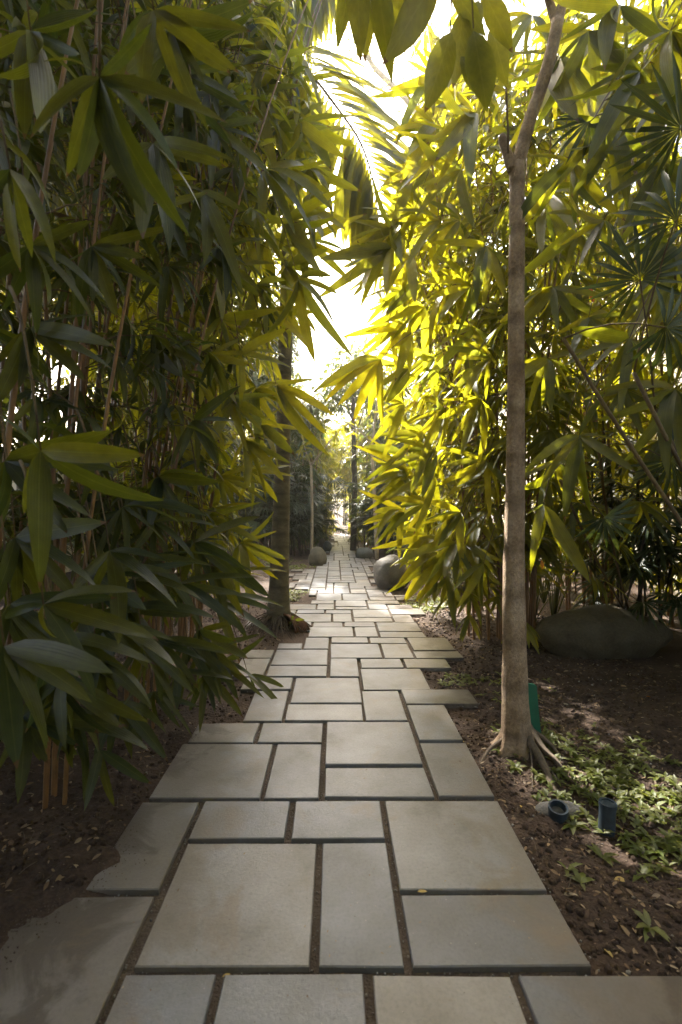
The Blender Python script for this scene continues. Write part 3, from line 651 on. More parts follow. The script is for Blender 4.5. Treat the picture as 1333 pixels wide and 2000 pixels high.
FR1 += [fan(h, y_, a, sp, n, lo, hi, (h[0] + 90, h[1] - 200, y_ + .4)) for h, y_, a, sp, n, lo, hi in [
  ((800, 925), 5.2, 170, 60, 9, 50, 85), ((790, 1000), 5.1, 165, 60, 9, 50, 85), ((835, 1045), 5.1, 155, 60, 9, 50, 85), ((868, 1100), 5.0, 140, 60, 9, 50, 80), ((880, 1125), 5.0, 130, 60, 8, 50, 85), ((790, 890), 5.3, 170, 60, 7, 40, 75),
  ((850, 930), 5.0, 150, 80, 9, 55, 90), ((900, 1000), 4.9, 140, 80, 9, 60, 90), ((890, 1060), 4.8, 130, 80, 9, 60, 90), ((830, 850), 5.2, 160, 80, 8, 55, 85), ((870, 800), 5.0, 150, 80, 8, 60, 90),
  ((880, 140), 4.6, 140, 80, 8, 60, 100), ((850, 240), 4.6, 150, 80, 8, 60, 100), ((900, 330), 4.7, 150, 90, 8, 70, 110), ((860, 430), 4.7, 150, 80, 8, 70, 110), ((810, 410), 4.8, 160, 80, 8, 60, 100),
  ((800, 500), 4.8, 150, 70, 8, 60, 100), ((880, 560), 4.8, 140, 80, 8, 60, 110), ((830, 600), 4.9, 140, 70, 8, 60, 110), ((850, 700), 5.0, 140, 80, 8, 60, 100), ((800, 640), 5.0, 150, 70, 8, 50, 90), ((930, 640), 4.7, 130, 90, 8, 70, 110), ((940, 780), 4.7, 130, 90, 8, 70, 110), ((950, 900), 4.7, 120, 90, 8, 70, 110), ((950, 480), 4.5, 120, 90, 8, 70, 110), ((850, 150), 4.8, 160, 80, 8, 50, 90), ((770, 450), 4.8, 160, 70, 8, 50, 90), ((745, 520), 4.9, 160, 70, 7, 45, 80), ((790, 570), 5.0, 165, 70, 8, 50, 85), ((775, 640), 5.0, 160, 70, 7, 45, 80), ((800, 720), 5.1, 165, 70, 8, 45, 80), ((790, 790), 5.1, 170, 70, 8, 45, 80), ((800, 350), 5.0, 150, 80, 8, 50, 85), ((870, 200), 4.9, 170, 80, 8, 50, 90), ((840, 330), 5.0, 160, 80, 8, 50, 90), ((780, 430), 4.9, 150, 80, 8, 50, 90), ((740, 500), 4.9, 150, 70, 7, 50, 80), ((820, 550), 5.0, 150, 80, 8, 50, 90), ((900, 430), 4.6, 170, 80, 8, 60, 100), ((920, 560), 4.6, 170, 80, 8, 60, 100), ((930, 220), 4.5, 160, 80, 8, 60, 100), ((960, 700), 4.6, 170, 80, 8, 60, 100)]]
tot += bamboo((1.75, 5.6), 'sunlit bamboo clump on the right whose golden leaves reach over the path edge', 11, (5.5, 7.5), (-.7, -.1), .22, .40, .45, 1.15, clearR, (-.45, -.2), FR1)
tot += bamboo((1.95, 7.0), 'bamboo clump behind the big round boulder on the right', 11, (5.5, 8), (-.7, 0), .22, .44, .6, 1.3, clearR, (-.5, -.2))
tot += bamboo((2.02, 5.3), 'bamboo clump behind the forked tree trunk, canes rising beside the long boulder', 9, (5, 7), (.1, -.3), .14, .42, .9, 1.2, clearR, (-.3, -.2), FR2)
tot += bamboo((3.9, 4.6), 'bamboo clump at the right edge behind the long boulder', 12, (5, 7), (-.3, -.1), .5, .36, 1.5, 1.0, clearR, (-.3, 0), maxn=200)
FR3 = [fan(h, y_, a, sp, n, lo, hi, (h[0] + 120, h[1] - 200, y_ + .1)) for h, y_, a, sp, n, lo, hi in [((1150, 60), 3.0, 110, 90, 8, 90, 150), ((1250, 140), 2.8, 120, 90, 8, 90, 160), ((1310, 60), 2.6, 110, 90, 8, 100, 170), ((1200, 250), 3.0, 120, 90, 8, 80, 140), ((1120, 320), 3.1, 120, 90, 8, 70, 130), ((1300, 320), 2.7, 120, 90, 8, 90, 150),
   ((1333, 180), 2.6, 130, 80, 8, 100, 170), ((1210, 10), 2.8, 100, 90, 8, 90, 160), ((1090, 110), 3.2, 110, 90, 8, 70, 130), ((1320, 480), 2.7, 120, 90, 8, 90, 150), ((1230, 660), 3.0, 110, 90, 8, 80, 130), ((1320, 760), 2.8, 120, 90, 8, 90, 150), ((1180, 430), 3.1, 120, 90, 8, 80, 130), ((1040, 30), 3.4, 110, 90, 8, 70, 120)]]
tot += bamboo((3.0, 2.9), 'bamboo clump at the far right edge, level with the forked tree', 12, (4.5, 6.5), (.2, 0), .35, .40, 1.7, 1.1, clearR, (-.2, .1), FR3, maxn=200, mat='half_shaded_leaf')
tot += bamboo((4.3, 3.3), 'shaded bamboo clump deep in the right planting before the cream wall', 14, (5, 7), (0, 0), .6, .42, .3, 1.2, clearR, (0, 0), maxn=100)
tot += bamboo((4.6, 6.0), 'bamboo clump against the cream wall right of the long boulder', 14, (5, 7.5), (0, 0), .6, .42, .3, 1.0, clearR, (0, 0), maxn=60)
tot += bamboo((4.4, 8.5), 'bamboo clump against the cream wall farther back', 14, (5, 7.5), (0, 0), .6, .42, .3, 1.0, clearR, (0, 0), maxn=0)
tot += bamboo((3.3, 6.2), 'shaded bamboo clump in the second row on the right against the cream wall', 12, (5, 7.5), (-.3, 0), .5, .38, 1.0, .9, clearR, (-.3, 0), maxn=150)
tot += bamboo((2.5, 9.4), 'tall bamboo clump right of the far saplings', 14, (6, 8.5), (-.6, 0), .5, .4, .6, 1.1, clearR, (-.4, 0), maxn=150)
g3 = 'unseen bamboo clumps added for shade near the viewpoint'  # unseen clumps added to keep open sky light off the foreground
for (x, y, lab) in [(-1.9, .3, 'unseen bamboo clump left of the viewpoint, added for shade'), (-1.7, -1.8, 'unseen bamboo clump behind the viewpoint on the left, added for shade'), (1.9, .2, 'unseen bamboo clump right of the viewpoint, added for shade'), (1.8, -1.8, 'unseen bamboo clump behind the viewpoint on the right, added for shade'), (-1.3, -4, 'unseen bamboo clump farther behind the viewpoint on the left, added for shade'), (1.3, -4, 'unseen bamboo clump farther behind the viewpoint on the right, added for shade'), (0, -6, 'unseen bamboo clump across the path behind the viewpoint, added for shade')]:
    bamboo((x, y), lab, 16, (5, 7), (-.9 * np.sign(x), .5), .5, .42, .4, 1.3, lambda p, s=0: (p[1] < .9 or p[2] > 4.6) and (abs(p[0]) > .7 or p[2] > 2.6 or p[1] < -3), (-.3 * np.sign(x), .2), (), g3, 0)
print('bamboo leaves', tot)

# ------------------------------------------------------------------ fan palms
def fan_tmpl(nseg, arc, w, seed, rows=2):
    r_ = random.Random(seed); V = []; Fc = []; U = []; n = 0
    for k in range(nseg):
        a = (k / (nseg - 1) - .5) * arc + r_.uniform(-.04, .04); L = r_.uniform(.82, 1.05) * (1 - .12 * abs(a))
        v, f, u = leaf_tmpl(w, .5, r_.uniform(.15, .5), rows, r_.uniform(-.3, .3), 'strip'); v = v * L
        v[:, 2] += .05 * math.cos(a)
        ca, sa = math.cos(a), math.sin(a)
        V.append(np.stack([v[:, 0] * ca + v[:, 1] * sa, -v[:, 0] * sa + v[:, 1] * ca, v[:, 2]], 1)); Fc.append(f + n); U.append(u); n += len(v)
    return np.concatenate(V), np.concatenate(Fc), np.concatenate(U)
FANS = [fan_tmpl(15, 4.2, .085, 1), fan_tmpl(12, 3.4, .10, 2), fan_tmpl(18, 4.8, .07, 3)]
def fan_palm(base, label, group, canes=6, H=(1.2, 2.6), L=.42, fans=7, maxn=80, feats=(), spr=.35, clear=None):
    base = np.array([base[0], base[1], soil_z(base[0], base[1]) - .02]); root = empty('fan_palm', base); tag(root, label, 'palm', group)
    mats = []; pet = MB()
    for hub, Yd, rad, face in feats:
        h = P(hub[0], hub[1], Yd); ang = face
        d = np.array([math.sin(ang), -.15, math.cos(ang)]); up = norm(np.array([0, 0, EYE]) - h) + [0, 0, .2]
        mats.append(frames(h[None], d[None], up[None], [rad * Yd / F])); s = h - norm(d) * .5 + [0.1, .25, -.15]
        pet.add(*tube(curve(s, h, (0, 0, .05), 5), [.006, .005, .005, .004, .004], 5))
        pet.add(*tube(curve(base + rng.normal(0, .05, 3) * [1, 1, 0], s, (0, .1, 0), 8), .011, 6))
    nf = len(mats)
    for c in range(canes):
        a = rng.uniform(0, 6.28); b = base + [spr * math.cos(a) * rng.uniform(.2, 1), spr * math.sin(a) * rng.uniform(.2, 1), 0]
        h = rng.uniform(*H); top = b + [rng.normal(0, .15), rng.normal(0, .15), h]
        mb = MB(); cv = curve(b, top, (0, 0, 0), 6); mb.add(*tube(cv, .012, 6)); mb.build('cane', M['dark_bark'], root)
        for k in range(fans):
            t = rng.uniform(.45, 1); p = b + (top - b) * t; az = rng.uniform(0, 6.28); el = rng.uniform(-.1, .9)
            d = np.array([math.cos(az) * math.cos(el), math.sin(az) * math.cos(el), math.sin(el)]); e = p + d * rng.uniform(.25, .5)
            if clear is not None and not clear(e): continue
            pet.add(*tube(curve(p, e, (0, 0, .04), 4), .004, 4, False))
            dd = norm(d + [0, 0, -.5]); mats.append(frames(e[None], dd[None], np.array([[0, 0, 1.0]]) + rng.normal(0, .25, (1, 3)), [L * rng.uniform(.75, 1.15)]))
    o = pet.build('petiole', M['twig'], root); o['kind'] = 'stuff'
    emit_leaves(root, np.concatenate(mats), M['fan_leaf'], near=FANS, far=FANS, maxn=maxn, name='fan_leaf', force=nf)
gfp = 'fan palms in the planting'
fan_palm((2.75, 2.3), 'dark fan palm nearest the camera at the right edge, spiky leaves against the light', gfp, 4, (2.3, 3.6), .40, 6, 60,
         [((1250, 545), 2.5, 150, -.4), ((1320, 430), 2.3, 170, .2), ((1150, 240), 2.9, 105, -2.6), ((1300, 640), 2.4, 130, 2.0), ((1330, 250), 2.3, 170, -.8)], clear=lambda e: e[0] > 1.55)
fan_palm((3.55, 5.7), 'fan palm at the right edge behind the narrow end of the long boulder', gfp, 5, (1.2, 2.8), .42, 7, 60, [((1180, 1010), 3.4, 90, 2.6), ((1310, 900), 3.2, 120, 2.2)], clear=lambda e: e[0] > 1.75)
fan_palm((3.1, 5.4), 'low fan palm behind the long boulder', gfp, 6, (.8, 2.2), .42, 7, 60)
fan_palm((-2.5, 6.9), 'fan palm left of the smooth palm trunk, half hidden by bamboo leaves', gfp, 7, (1.0, 2.4), .45, 7, 60)
fan_palm((-3.4, 5.2), 'fan palm in deep shade at the far left', gfp, 6, (1.0, 2.6), .45, 7, 60)
for k, (x, y, lab) in enumerate([(-1.15, 15.2, 'fan palm right beside the left sapling, at the end of the bare soil'), (-1.9, 15.0, 'fan palm left of the left sapling in the dark hedge'),
        (-2.7, 15.4, 'fan palm in the dark hedge, second left from the left sapling'), (-3.6, 15.0, 'fan palm at the left end of the dark hedge'), (-.85, 17.6, 'fan palm behind the pair of dark rounded stones'),
        (1.35, 16.0, 'fan palm drooping over the low dark boulder on the right'), (1.95, 15.2, 'fan palm behind the right sapling'), (2.7, 14.6, 'fan palm at the right end of the far hedge')]):
    fan_palm((x, y), lab, gfp, 12, (1.0, 3.4), .6, 10, 60, spr=.6)

# ------------------------------------------------------------------ far bamboo hedges
g2 = 'bamboo clumps lining the far path'
def clearF(p, s=0.0):
    x, y, z = p
    if z > 4.2 or (y > 21 and z > 2.3): return True
    l = np.interp(y, [14, 18, 22, 27], [-.75, -.40, -.05, .14]); r_ = np.interp(y, [14, 18, 22, 27], [1.0, .76, .68, .58])
    return x < l + s or x > r_ - s
for (x, y, h, lab, m_) in [(-1.5, 17.3, 5.5, 'dark bamboo clump on the left above the paired stones', 'hedge_leaf'), (-1.3, 19.6, 5.2, 'bamboo clump on the left farther up the narrow path', 'bamboo_leaf'),
        (-1.15, 22.2, 5.2, 'bamboo clump on the left close to the bright gate', 'bamboo_leaf'), (-1.1, 24.6, 5.0, 'last bamboo clump on the left before the gate', 'bamboo_leaf'),
        (-2.7, 16.6, 9.5, 'tall bamboo clump behind the dark fan palm hedge, left part', 'hedge_leaf'), (-4.4, 16.5, 6.5, 'tall bamboo clump behind the left end of the fan palm hedge', 'hedge_leaf'),  # first clump here made taller to block sun on the far path
        (1.7, 17.0, 5.2, 'dark bamboo clump on the right beside the dark trunk', 'hedge_leaf'), (1.8, 19.5, 5.2, 'bamboo clump on the right beyond the dark trunk', 'bamboo_leaf'),
        (1.6, 22.0, 5.0, 'bamboo clump on the right close to the bright gate', 'bamboo_leaf'), (1.5, 24.6, 5.0, 'last bamboo clump on the right before the gate', 'bamboo_leaf'),
        (3.1, 14.0, 6.5, 'tall dark bamboo clump behind the right sapling', 'hedge_leaf'), (-4.8, 11.5, 7.0, 'tall bamboo clump left of the bare soil clearing', 'bamboo_leaf')]:
    tot += bamboo((x, y), lab, 24, (h * .75, h), (0, 0), .75, .5, .15, 1.5, clearF, (0, -.2), (), g2, 0, m_, nleaf=(5, 8), blen=(.4, 1.0), step=.4)
print('leaves', tot)

# ------------------------------------------------------------------ generic trees
def blob_tree(name, base, H, trunk_r, crown, label, cat='tree', group=None, mat='far_leaf', leafL=.16, n=3000, bark='dark_bark', lean=(0, 0)):
    """crown: list of (dx, dy, z, radius) lobes filled with leaf sized faces on twigs"""
    base = np.array([base[0], base[1], soil_z(base[0], base[1]) - .05]); root = empty(name, base); tag(root, label, cat, group)
    top = base + [lean[0], lean[1], H]
    t = MB(); t.add(*tube(smooth_path([base, base + [lean[0] * .2 + .05, lean[1] * .2, H * .4], base + [lean[0] * .6, lean[1] * .6, H * .75], top], 12), np.linspace(trunk_r, trunk_r * .4, 12), 9)); t.build('trunk', M[bark], root)
    limbs = MB(); mats = []; tot_r = sum(c[3] ** 2 for c in crown)
    for (dx, dy, z, r_) in crown:
        c = base + [dx, dy, z]; s = base + (top - base) * min(.95, max(.35, (z - r_) / H * .9))
        b = MB(); b.add(*tube(curve(s, c, (0, 0, -.2), 6), np.linspace(trunk_r * .45, .015, 6), 6)); b.build('limb', M[bark], root)
        m = int(n * r_ * r_ / tot_r / 14)
        for k in range(m):
            v = rng.normal(0, 1, 3); v = norm(v) * r_ * rng.uniform(.45, 1.05) ** .6; v[2] *= .7; p = c + v
            if k % 3 == 0: limbs.add(*tube(curve(c + v * .3, p, (0, 0, .1), 3), [.012, .008, .004], 4, False))
            q_ = 14; off = rng.normal(0, .16, (q_, 3)) * (leafL / .16)
            D = off + v[None] * .25 + rng.normal(0, .3, (q_, 3)) - [0, 0, .35]
            mats.append(frames(p + off * 1.4, D, np.array([0, 0, 1]) + rng.normal(0, .6, (q_, 3)), leafL * rng.uniform(.7, 1.2, q_)))
    o = limbs.build('twig', M[bark], root); o['kind'] = 'stuff'
    emit_leaves(root, np.concatenate(mats), M[mat], maxn=0, far=OVALf, stuffname='crown')
gt = 'trees beyond the end of the path'
blob_tree('tree', (-3.2, 27), 8, .16, [(0, 0, 6.5, 1.9), (-1.6, .5, 5.2, 1.8), (1.5, -.5, 4.8, 1.4), (.4, 0, 8.0, 1.2)], 'broad leafy tree left of the sky gap, above the far hedge', group=gt, n=7000)
blob_tree('tree', (-7.5, 26), 12, .2, [(0, 0, 10, 3), (-2.5, 0, 7.5, 2.6), (2.4, 0, 7.5, 2.6), (2.2, 1, 11, 2.2)], 'tall yellow green tree seen between the left bamboo and the palm trunk', group=gt, n=9000, leafL=.2)
blob_tree('tree', (3.6, 28), 9, .16, [(0, 0, 7.5, 1.9), (1.6, .5, 6, 1.9), (-1.3, -.5, 5.2, 1.4), (2.5, 0, 9, 1.7)], 'leafy tree right of the sky gap behind the hanging bamboo', group=gt, n=7000)
blob_tree('tree', (.8, 37), 7, .2, [(0, 0, 6.5, 1.7), (-2.2, 0, 5.8, 1.9), (2.1, 0, 6.4, 2.0), (0, -1, 4.4, 1.6)], 'pale hazy tree in the middle of the gap beyond the gate', group=gt, n=8000, leafL=.2)
blob_tree('tree', (-4.6, 11.5), 9, .16, [(1.9, -1.9, 7.4, 1.0), (2.3, .5, 8.6, 1.3), (.6, 1.2, 8.6, 2.1), (-1.6, -1, 8.2, 2.0), (.9, -2.2, 7.6, 1.5), (-.6, 3.4, 9.2, 2.0), (-3, 1, 7.2, 2.2), (-.2, .3, 6.0, 1.4)], 'spreading tree added over the left clearing to shade the path, its leaves yellow behind the left bamboo', group='trees added beside the path for shade', n=20000, leafL=.22)  # added crown, lobes set along the sun's rays to shade the path
blob_tree('tree', (-4.8, 7.5), 7.5, .14, [(0, 0, 7.2, 1.9), (1.3, -1.3, 7.3, 1.6), (-1.2, 1, 6.6, 1.6), (1.0, .9, 8.2, 1.5), (2.0, -2.6, 7.4, 1.4), (.6, -3.2, 6.8, 1.6), (-.6, -2, 7.6, 1.8)], 'tree added behind the left bamboo screen to darken it', group='trees added beside the path for shade', n=26000, leafL=.24)  # crown added and shaped to block sun on the left clumps
blob_tree('tree', (9.5, 24), 13, .25, [(0, 0, 11, 3.2), (-3, 0, 9, 2.6), (3, 0, 8, 3), (-1, 1, 13, 2.2)], 'tall tree behind the right bamboo, yellow in the light', group=gt, n=9000, leafL=.2)
blob_tree('shrub', (-.6, 31), 3, .07, [(.3, 0, 2.8, 1.1), (1.4, .3, 3.2, 1.2), (-.8, 0, 3.0, 1.2), (.7, 0, 4.6, 1.2), (1.9, .2, 2.4, .9)], 'bright bushy shrub just beyond the gate', cat='shrub', n=5000, leafL=.18)
blob_tree('tree', (.62, 16.4), 6.2, .11, [(.2, 0, 6.2, .9), (.5, .5, 5.3, .8), (-.3, .3, 5.6, .6)], 'dark upright trunk at the right path edge with a small crown', group=None, n=1800, mat='hedge_leaf', leafL=.2)
blob_tree('tree', (.74, 25.3), 5, .06, [(0, .3, 4.6, .8), (.4, 0, 3.8, .6)], 'thin tree beside the gate opening at the end of the path', n=900, leafL=.16)
blob_tree('tree', (-3.25, 15.8), 5.5, .09, [(0, 0, 5.4, 1.0), (-.6, .3, 4.6, .8)], 'pale slim trunk left of the palm trunk, in front of the dark hedge', n=1500, mat='hedge_leaf', bark='sapling_bark', leafL=.2)

# slender tree whose bare pinkish branch crosses the sky gap
b0 = np.array([3.2, 12.0, soil_z(3.2, 12)]); br = empty('slender_tree', b0); tag(br, 'slender tree on the right whose bare pinkish branch crosses the top of the sky gap', 'tree')
mb = MB(); pth = smooth_path([b0, b0 + [0, 0, 4], P(905, 330, 11.5), P(850, 265, 11), P(790, 190, 10.6), P(730, 130, 10.3), P(712, 85, 10.1), P(712, 40, 10)], 30); mb.add(*tube(pth, np.linspace(.11, .028, 30), 8)); mb.build('trunk', M['sapling_bark'], br)
for a, b_ in (((725, 120), (708, 60)), ((716, 118), (700, 108)), ((712, 60), (718, 10)), ((790, 190), (780, 170)), ((700, 108), (690, 40))):
    mb = MB(); mb.add(*tube(curve(P(*a, 10.2), P(*b_, 10.2), (0, 0, .05), 5), np.linspace(.03, .012, 5), 6)); mb.build('branch', M['sapling_bark'], br)
mm = []
for k in range(260):
    p = P(rng.uniform(625, 860), rng.uniform(-120, 270) , rng.uniform(9.5, 13)); q_ = 7; off = rng.normal(0, .10, (q_, 3))
    mm.append(frames(p + off, rng.normal(0, 1, (q_, 3)) - [0, 0, .6], rng.normal(0, 1, (q_, 3)) + [0, 0, 1], rng.uniform(.05, .11, q_)))
emit_leaves(br, np.concatenate(mm), M['far_leaf'], maxn=0, far=OVALf, stuffname='crown')

# ------------------------------------------------------------------ saplings with a Y fork
def sapling(basep, joints, forks, label, r=.05, leaves=()):
    root = empty('sapling', basep); tag(root, label, 'tree', 'slim saplings beside the far path')
    mb = MB(); mb.add(*tube(smooth_path([basep] + joints, 16), np.linspace(r, r * .7, 16), 8)); mb.build('trunk', M['sapling_bark'], root)
    mats = []
    for fk in forks:
        mb = MB(); pp = smooth_path([joints[-1]] + fk, 8); mb.add(*tube(pp, np.linspace(r * .6, r * .2, 8), 6)); mb.build('branch', M['sapling_bark'], root)
        for q_ in range(3, 8):
            for _ in range(2): mats.append(cluster(pp[q_] + rng.normal(0, .12, 3), rng.normal(0, 1, 3), 5, .26, .4))
    emit_leaves(root, np.concatenate(mats), M['bamboo_leaf'], near=BROAD, far=OVALf, maxn=40)
sapling(G(609, 1086), [P(610, 1000, 14.5), P(608, 908, 14.5)], [[P(600, 890, 14.5), P(590, 850, 14.4)], [P(625, 888, 14.3), P(655, 850, 14), P(680, 830, 14)]], 'slim sapling on the left with a Y fork, behind the green grey boulder', .055)
sapling(G(737, 1092), [P(733, 1000, 13.8), P(728, 900, 13.8), P(727, 873, 13.8)], [[P(733, 820, 13.8), P(740, 750, 13.7), P(738, 700, 13.7)], [P(712, 850, 13.6), P(685, 830, 13.4), P(660, 815, 13.3)]], 'slim sapling on the right with a curved stem, behind the big round boulder', .06)

# ------------------------------------------------------------------ palm tree with smooth trunk
pb = np.array([-.70, 6.06, -.03]); palm = empty('palm_tree', pb)
tag(palm, 'smooth trunked palm at the left path edge with a root mound and drooping frond', 'palm')
pts = [(-.70, 6.06, -.05), (-.70, 6.06, .12), (-.695, 6.06, .35), (-.685, 6.06, .8), (-.66, 6.06, 1.7), (-.615, 6.06, 3.4), (-.58, 6.06, 5.2), (-.56, 6.06, 6.3)]
mb = MB(); pp = smooth_path(pts, 40); mb.add(*tube(pp, np.interp(pp[:, 2], [-.05, .1, .3, .6, 1.2, 2.5, 6.3], [.19, .165, .14, .122, .11, .088, .07]), 20)); mb.build('trunk', M['palm_bark'], palm)
mb = MB(); pp = smooth_path([(-.56, 6.06, 6.28), (-.555, 6.06, 6.9), (-.55, 6.05, 7.6), (-.545, 6.05, 8.4)], 16); mb.add(*tube(pp, [.078, .09, .098, .1, .1, .098, .095, .09, .088, .085, .08, .075, .07, .065, .06, .05], 16)); mb.build('crownshaft', M['crownshaft'], palm)
LF = [leaf_tmpl(.085, .5, .35, 4, .3), leaf_tmpl(.075, .5, .5, 4, -.3), leaf_tmpl(.095, .4, .2, 4, .2)]
LFm = [tm_mesh('leaflet', t, M['palm_leaf']) for t in LF]
def frond(pts, nl, Lmax, label=None, sep=True, hang=.6, dirs=None, wid=1.0):
    pp = smooth_path(pts, 30); mb = MB(); mb.add(*tube(pp, np.linspace(.022, .004, 30), 6)); fr = mb.build('frond', M['twig'], palm)
    if label: fr['label'] = label
    mats = []
    for k in range(nl):
        t = .12 + .88 * k / (nl - 1); i = min(28, int(t * 29)); p = pp[i] + (pp[i + 1] - pp[i]) * (t * 29 - i); tan = norm(pp[i + 1] - pp[i])
        sd_ = norm(np.cross(tan, [0.05, -.35, 1])); Lf = Lmax * (math.sin(math.pi * (.18 + .8 * t)) ** .6) * rng.uniform(.9, 1.08)
        for s in (-1, 1):
            d = sd_ * s * .85 + tan * (.55 + .3 * t) + [0, 0, -hang * rng.uniform(.7, 1.2)]
            up = np.cross(tan, sd_); up = up if up[2] > 0 else -up
            if dirs is not None:
                a_, b_ = dirs[0 if s > 0 else 1]; d = (np.array(a_) * (1 - t) + np.array(b_) * t) + rng.normal(0, .05, 3); up = np.array([0.2 * s, -1, .5])
            mats.append(frames(p[None], d[None], (up + rng.normal(0, .12, 3))[None], [Lf])[0]); mats[-1][:3, 0] *= wid
    mats = np.array(mats); loc = np.array(palm.location)
    if sep:
        for m in mats:
            o = bpy.data.objects.new('leaflet', LFm[int(rng.integers(3))]); m = m.copy(); m[:3, 3] -= loc; o.parent = fr; o.matrix_local = Matrix(m.tolist()); C.objects.link(o)
    else:
        o = link_big('leaflet', [big_mesh('', LF[0], mats, M['palm_leaf'], loc)], M['palm_leaf'], fr)
    return fr
frond([P(572, 60, 6.0), P(592, 120, 5.9), P(640, 185, 5.6), P(700, 270, 5.3), P(728, 350, 5.1), P(742, 450, 5.0)], 34, 1.2, hang=.55, wid=1.25, dirs=(((1, -.1, .02), (.8, -.1, -.65)), ((-.45, -.1, -.85), (-.12, -.1, -1))))
frond([P(570, 20, 6.0), P(560, -60, 5.8), P(530, -80, 5.6), P(490, -30, 5.4), P(450, 60, 5.2)], 30, .9, sep=False, hang=1.2, wid=1.3, dirs=(((.3, -.1, -1), (.2, -.1, -1)), ((-.3, -.1, -1), (-.3, -.1, -1))))
frond([P(572, 20, 6.1), P(600, -60, 6.2), P(640, -90, 6.3), P(690, -100, 6.4)], 30, .95, sep=False, wid=1.3, dirs=(((.3, -.1, -1), (.3, -.1, -1)), ((-.25, -.1, -1), (-.1, -.1, -1))))
frond([P(568, 20, 6.1), P(540, -150, 6.8), P(480, -160, 7.5), P(420, -20, 8.0)], 26, .9, sep=False)
frond([P(570, 0, 6.1), P(600, -100, 7), P(620, -90, 8), P(600, 60, 8.8)], 26, .9, sep=False)
# dried sheath at the frond base
mb = MB(); mb.add(*tube(smooth_path([P(585, 118, 5.9), P(596, 132, 5.85), P(606, 150, 5.8), P(622, 172, 5.7)], 8), [.02, .06, .055, .05, .04, .03, .02, .012], 8)); mb.build('dry_sheath', M['crownshaft'], palm)
rt = MB()
for k in range(190):
    a = rng.uniform(0, 6.28); r0 = rng.uniform(.12, .17); r1 = r0 + rng.uniform(.04, .34); z0_ = rng.uniform(.02, .2)
    s = pb + [r0 * math.cos(a), r0 * math.sin(a), z0_ + .03]; a += rng.normal(0, .3); e = pb + [r1 * math.cos(a), r1 * math.sin(a), 0]; e[2] = soil_z(e[0], e[1]) - .01
    rt.add(*tube(curve(s, e, (rng.normal(0, .03), rng.normal(0, .03), rng.uniform(.0, .05)), 5), np.linspace(.009, .005, 5), 5, False))
o = rt.build('root', M['root'], palm); o['kind'] = 'stuff'
for k in range(9):
    s = pb + [.08 + k * .010, -.13 + .014 * k, .24 - .008 * k]; e = pb + [.24 + .020 * k, -.26 + .028 * k, .0]; e[2] = soil_z(e[0], e[1])
    mb = MB(); mb.add(*tube(curve(s, e, (.02, 0, .045), 7), np.linspace(.015, .011, 7), 6)); mb.build('prop_root', M['red_root'], palm)
wp = empty('weed_plant', (-.50, 5.90, .10)); tag(wp, 'small bright green seedling growing on the palm root mound', 'plant')
emit_leaves(wp, np.concatenate([cluster(np.array([-.50, 5.88, .14]), (.4, -.5, .8), 6, .16, .1, 1.3)]), M['weed_leaf'], near=BROAD, maxn=20)
mb = MB(); mb.add(*tube(curve((-.50, 5.9, .05), (-.50, 5.88, .14), (0, 0, 0), 3), .004, 5)); mb.build('stem', M['weed_leaf'], wp)

# ------------------------------------------------------------------ forked tree on the right
tb = np.array([1.135, 3.06, soil_z(1.135, 3.06) - .02]); tr = empty('forked_tree', tb)
tag(tr, 'slim pale barked tree on the right with spreading roots and a high fork', 'tree')
YT = 3.05
tp = [tb + [0, 0, -.03], P(1008, 1440, YT), P(1006, 1330, YT), P(1004, 1150, YT), P(1006, 1000, YT), P(1008, 800, YT), P(1009, 600, YT), P(1010, 420, YT), P(1010, 320, YT)]
pp = smooth_path(tp, 48); mb = MB(); mb.add(*tube(pp, np.interp(pp[:, 2], [-.03, .05, .15, .5, 1.5, 2.8, 3.7], [.128, .102, .086, .074, .059, .048, .045]) * (1 + .02 * np.sin(np.arange(48) * 1.7)), 28))
tv_ = mb.v[0]
for r_i in range(48):
    cc = pp[r_i]; fall = math.exp(-max(0, cc[2]) / .10); q_ = tv_[r_i * 28:(r_i + 1) * 28]; th = np.arctan2(q_[:, 1] - cc[1], q_[:, 0] - cc[0])
    k_ = 1 + .28 * fall * np.cos(5 * th + .7) + .10 * fall * np.cos(3 * th) + .02 * np.cos(4 * th + cc[2] * 2.2) + .015 * np.cos(7 * th - cc[2] * 5)
    q_[:, :2] = cc[:2] + (q_[:, :2] - cc[:2]) * k_[:, None]
mb.build('trunk', M['bark'], tr)
mb = MB(); mb.add(*tube(smooth_path([P(1008, 335, YT), P(1020, 290, YT), P(1035, 235, YT), P(1058, 170, YT - .02), P(1078, 100, YT - .05), P(1090, 40, YT - .05)], 18), np.linspace(.042, .036, 18), 14)); mb.build('branch', M['bark'], tr)
mb = MB(); mb.add(*tube(smooth_path([P(1089, 48, YT - .05), P(1098, 10, YT - .05), P(1118, -60, YT - .1), P(1150, -200, YT - .3), P(1130, -420, YT - .6)], 14), np.linspace(.034, .018, 14), 12)); mb.build('branch', M['bark'], tr)
mb = MB(); mb.add(*tube(smooth_path([P(1089, 50, YT - .05), P(1076, 12, YT - .02), P(1060, -40, YT - .1), P(1000, -180, YT - .4), P(900, -330, YT - .8)], 14), np.linspace(.030, .014, 14), 12)); mb.build('branch', M['bark'], tr)
mb = MB(); mb.add(*tube(smooth_path([P(1004, 335, YT), P(992, 302, YT), P(984, 280, YT), P(981, 262, YT)], 10), [.036, .036, .034, .03, .028, .027, .027, .028, .024, .012], 12)); mb.build('branch_stub', M['bark'], tr)
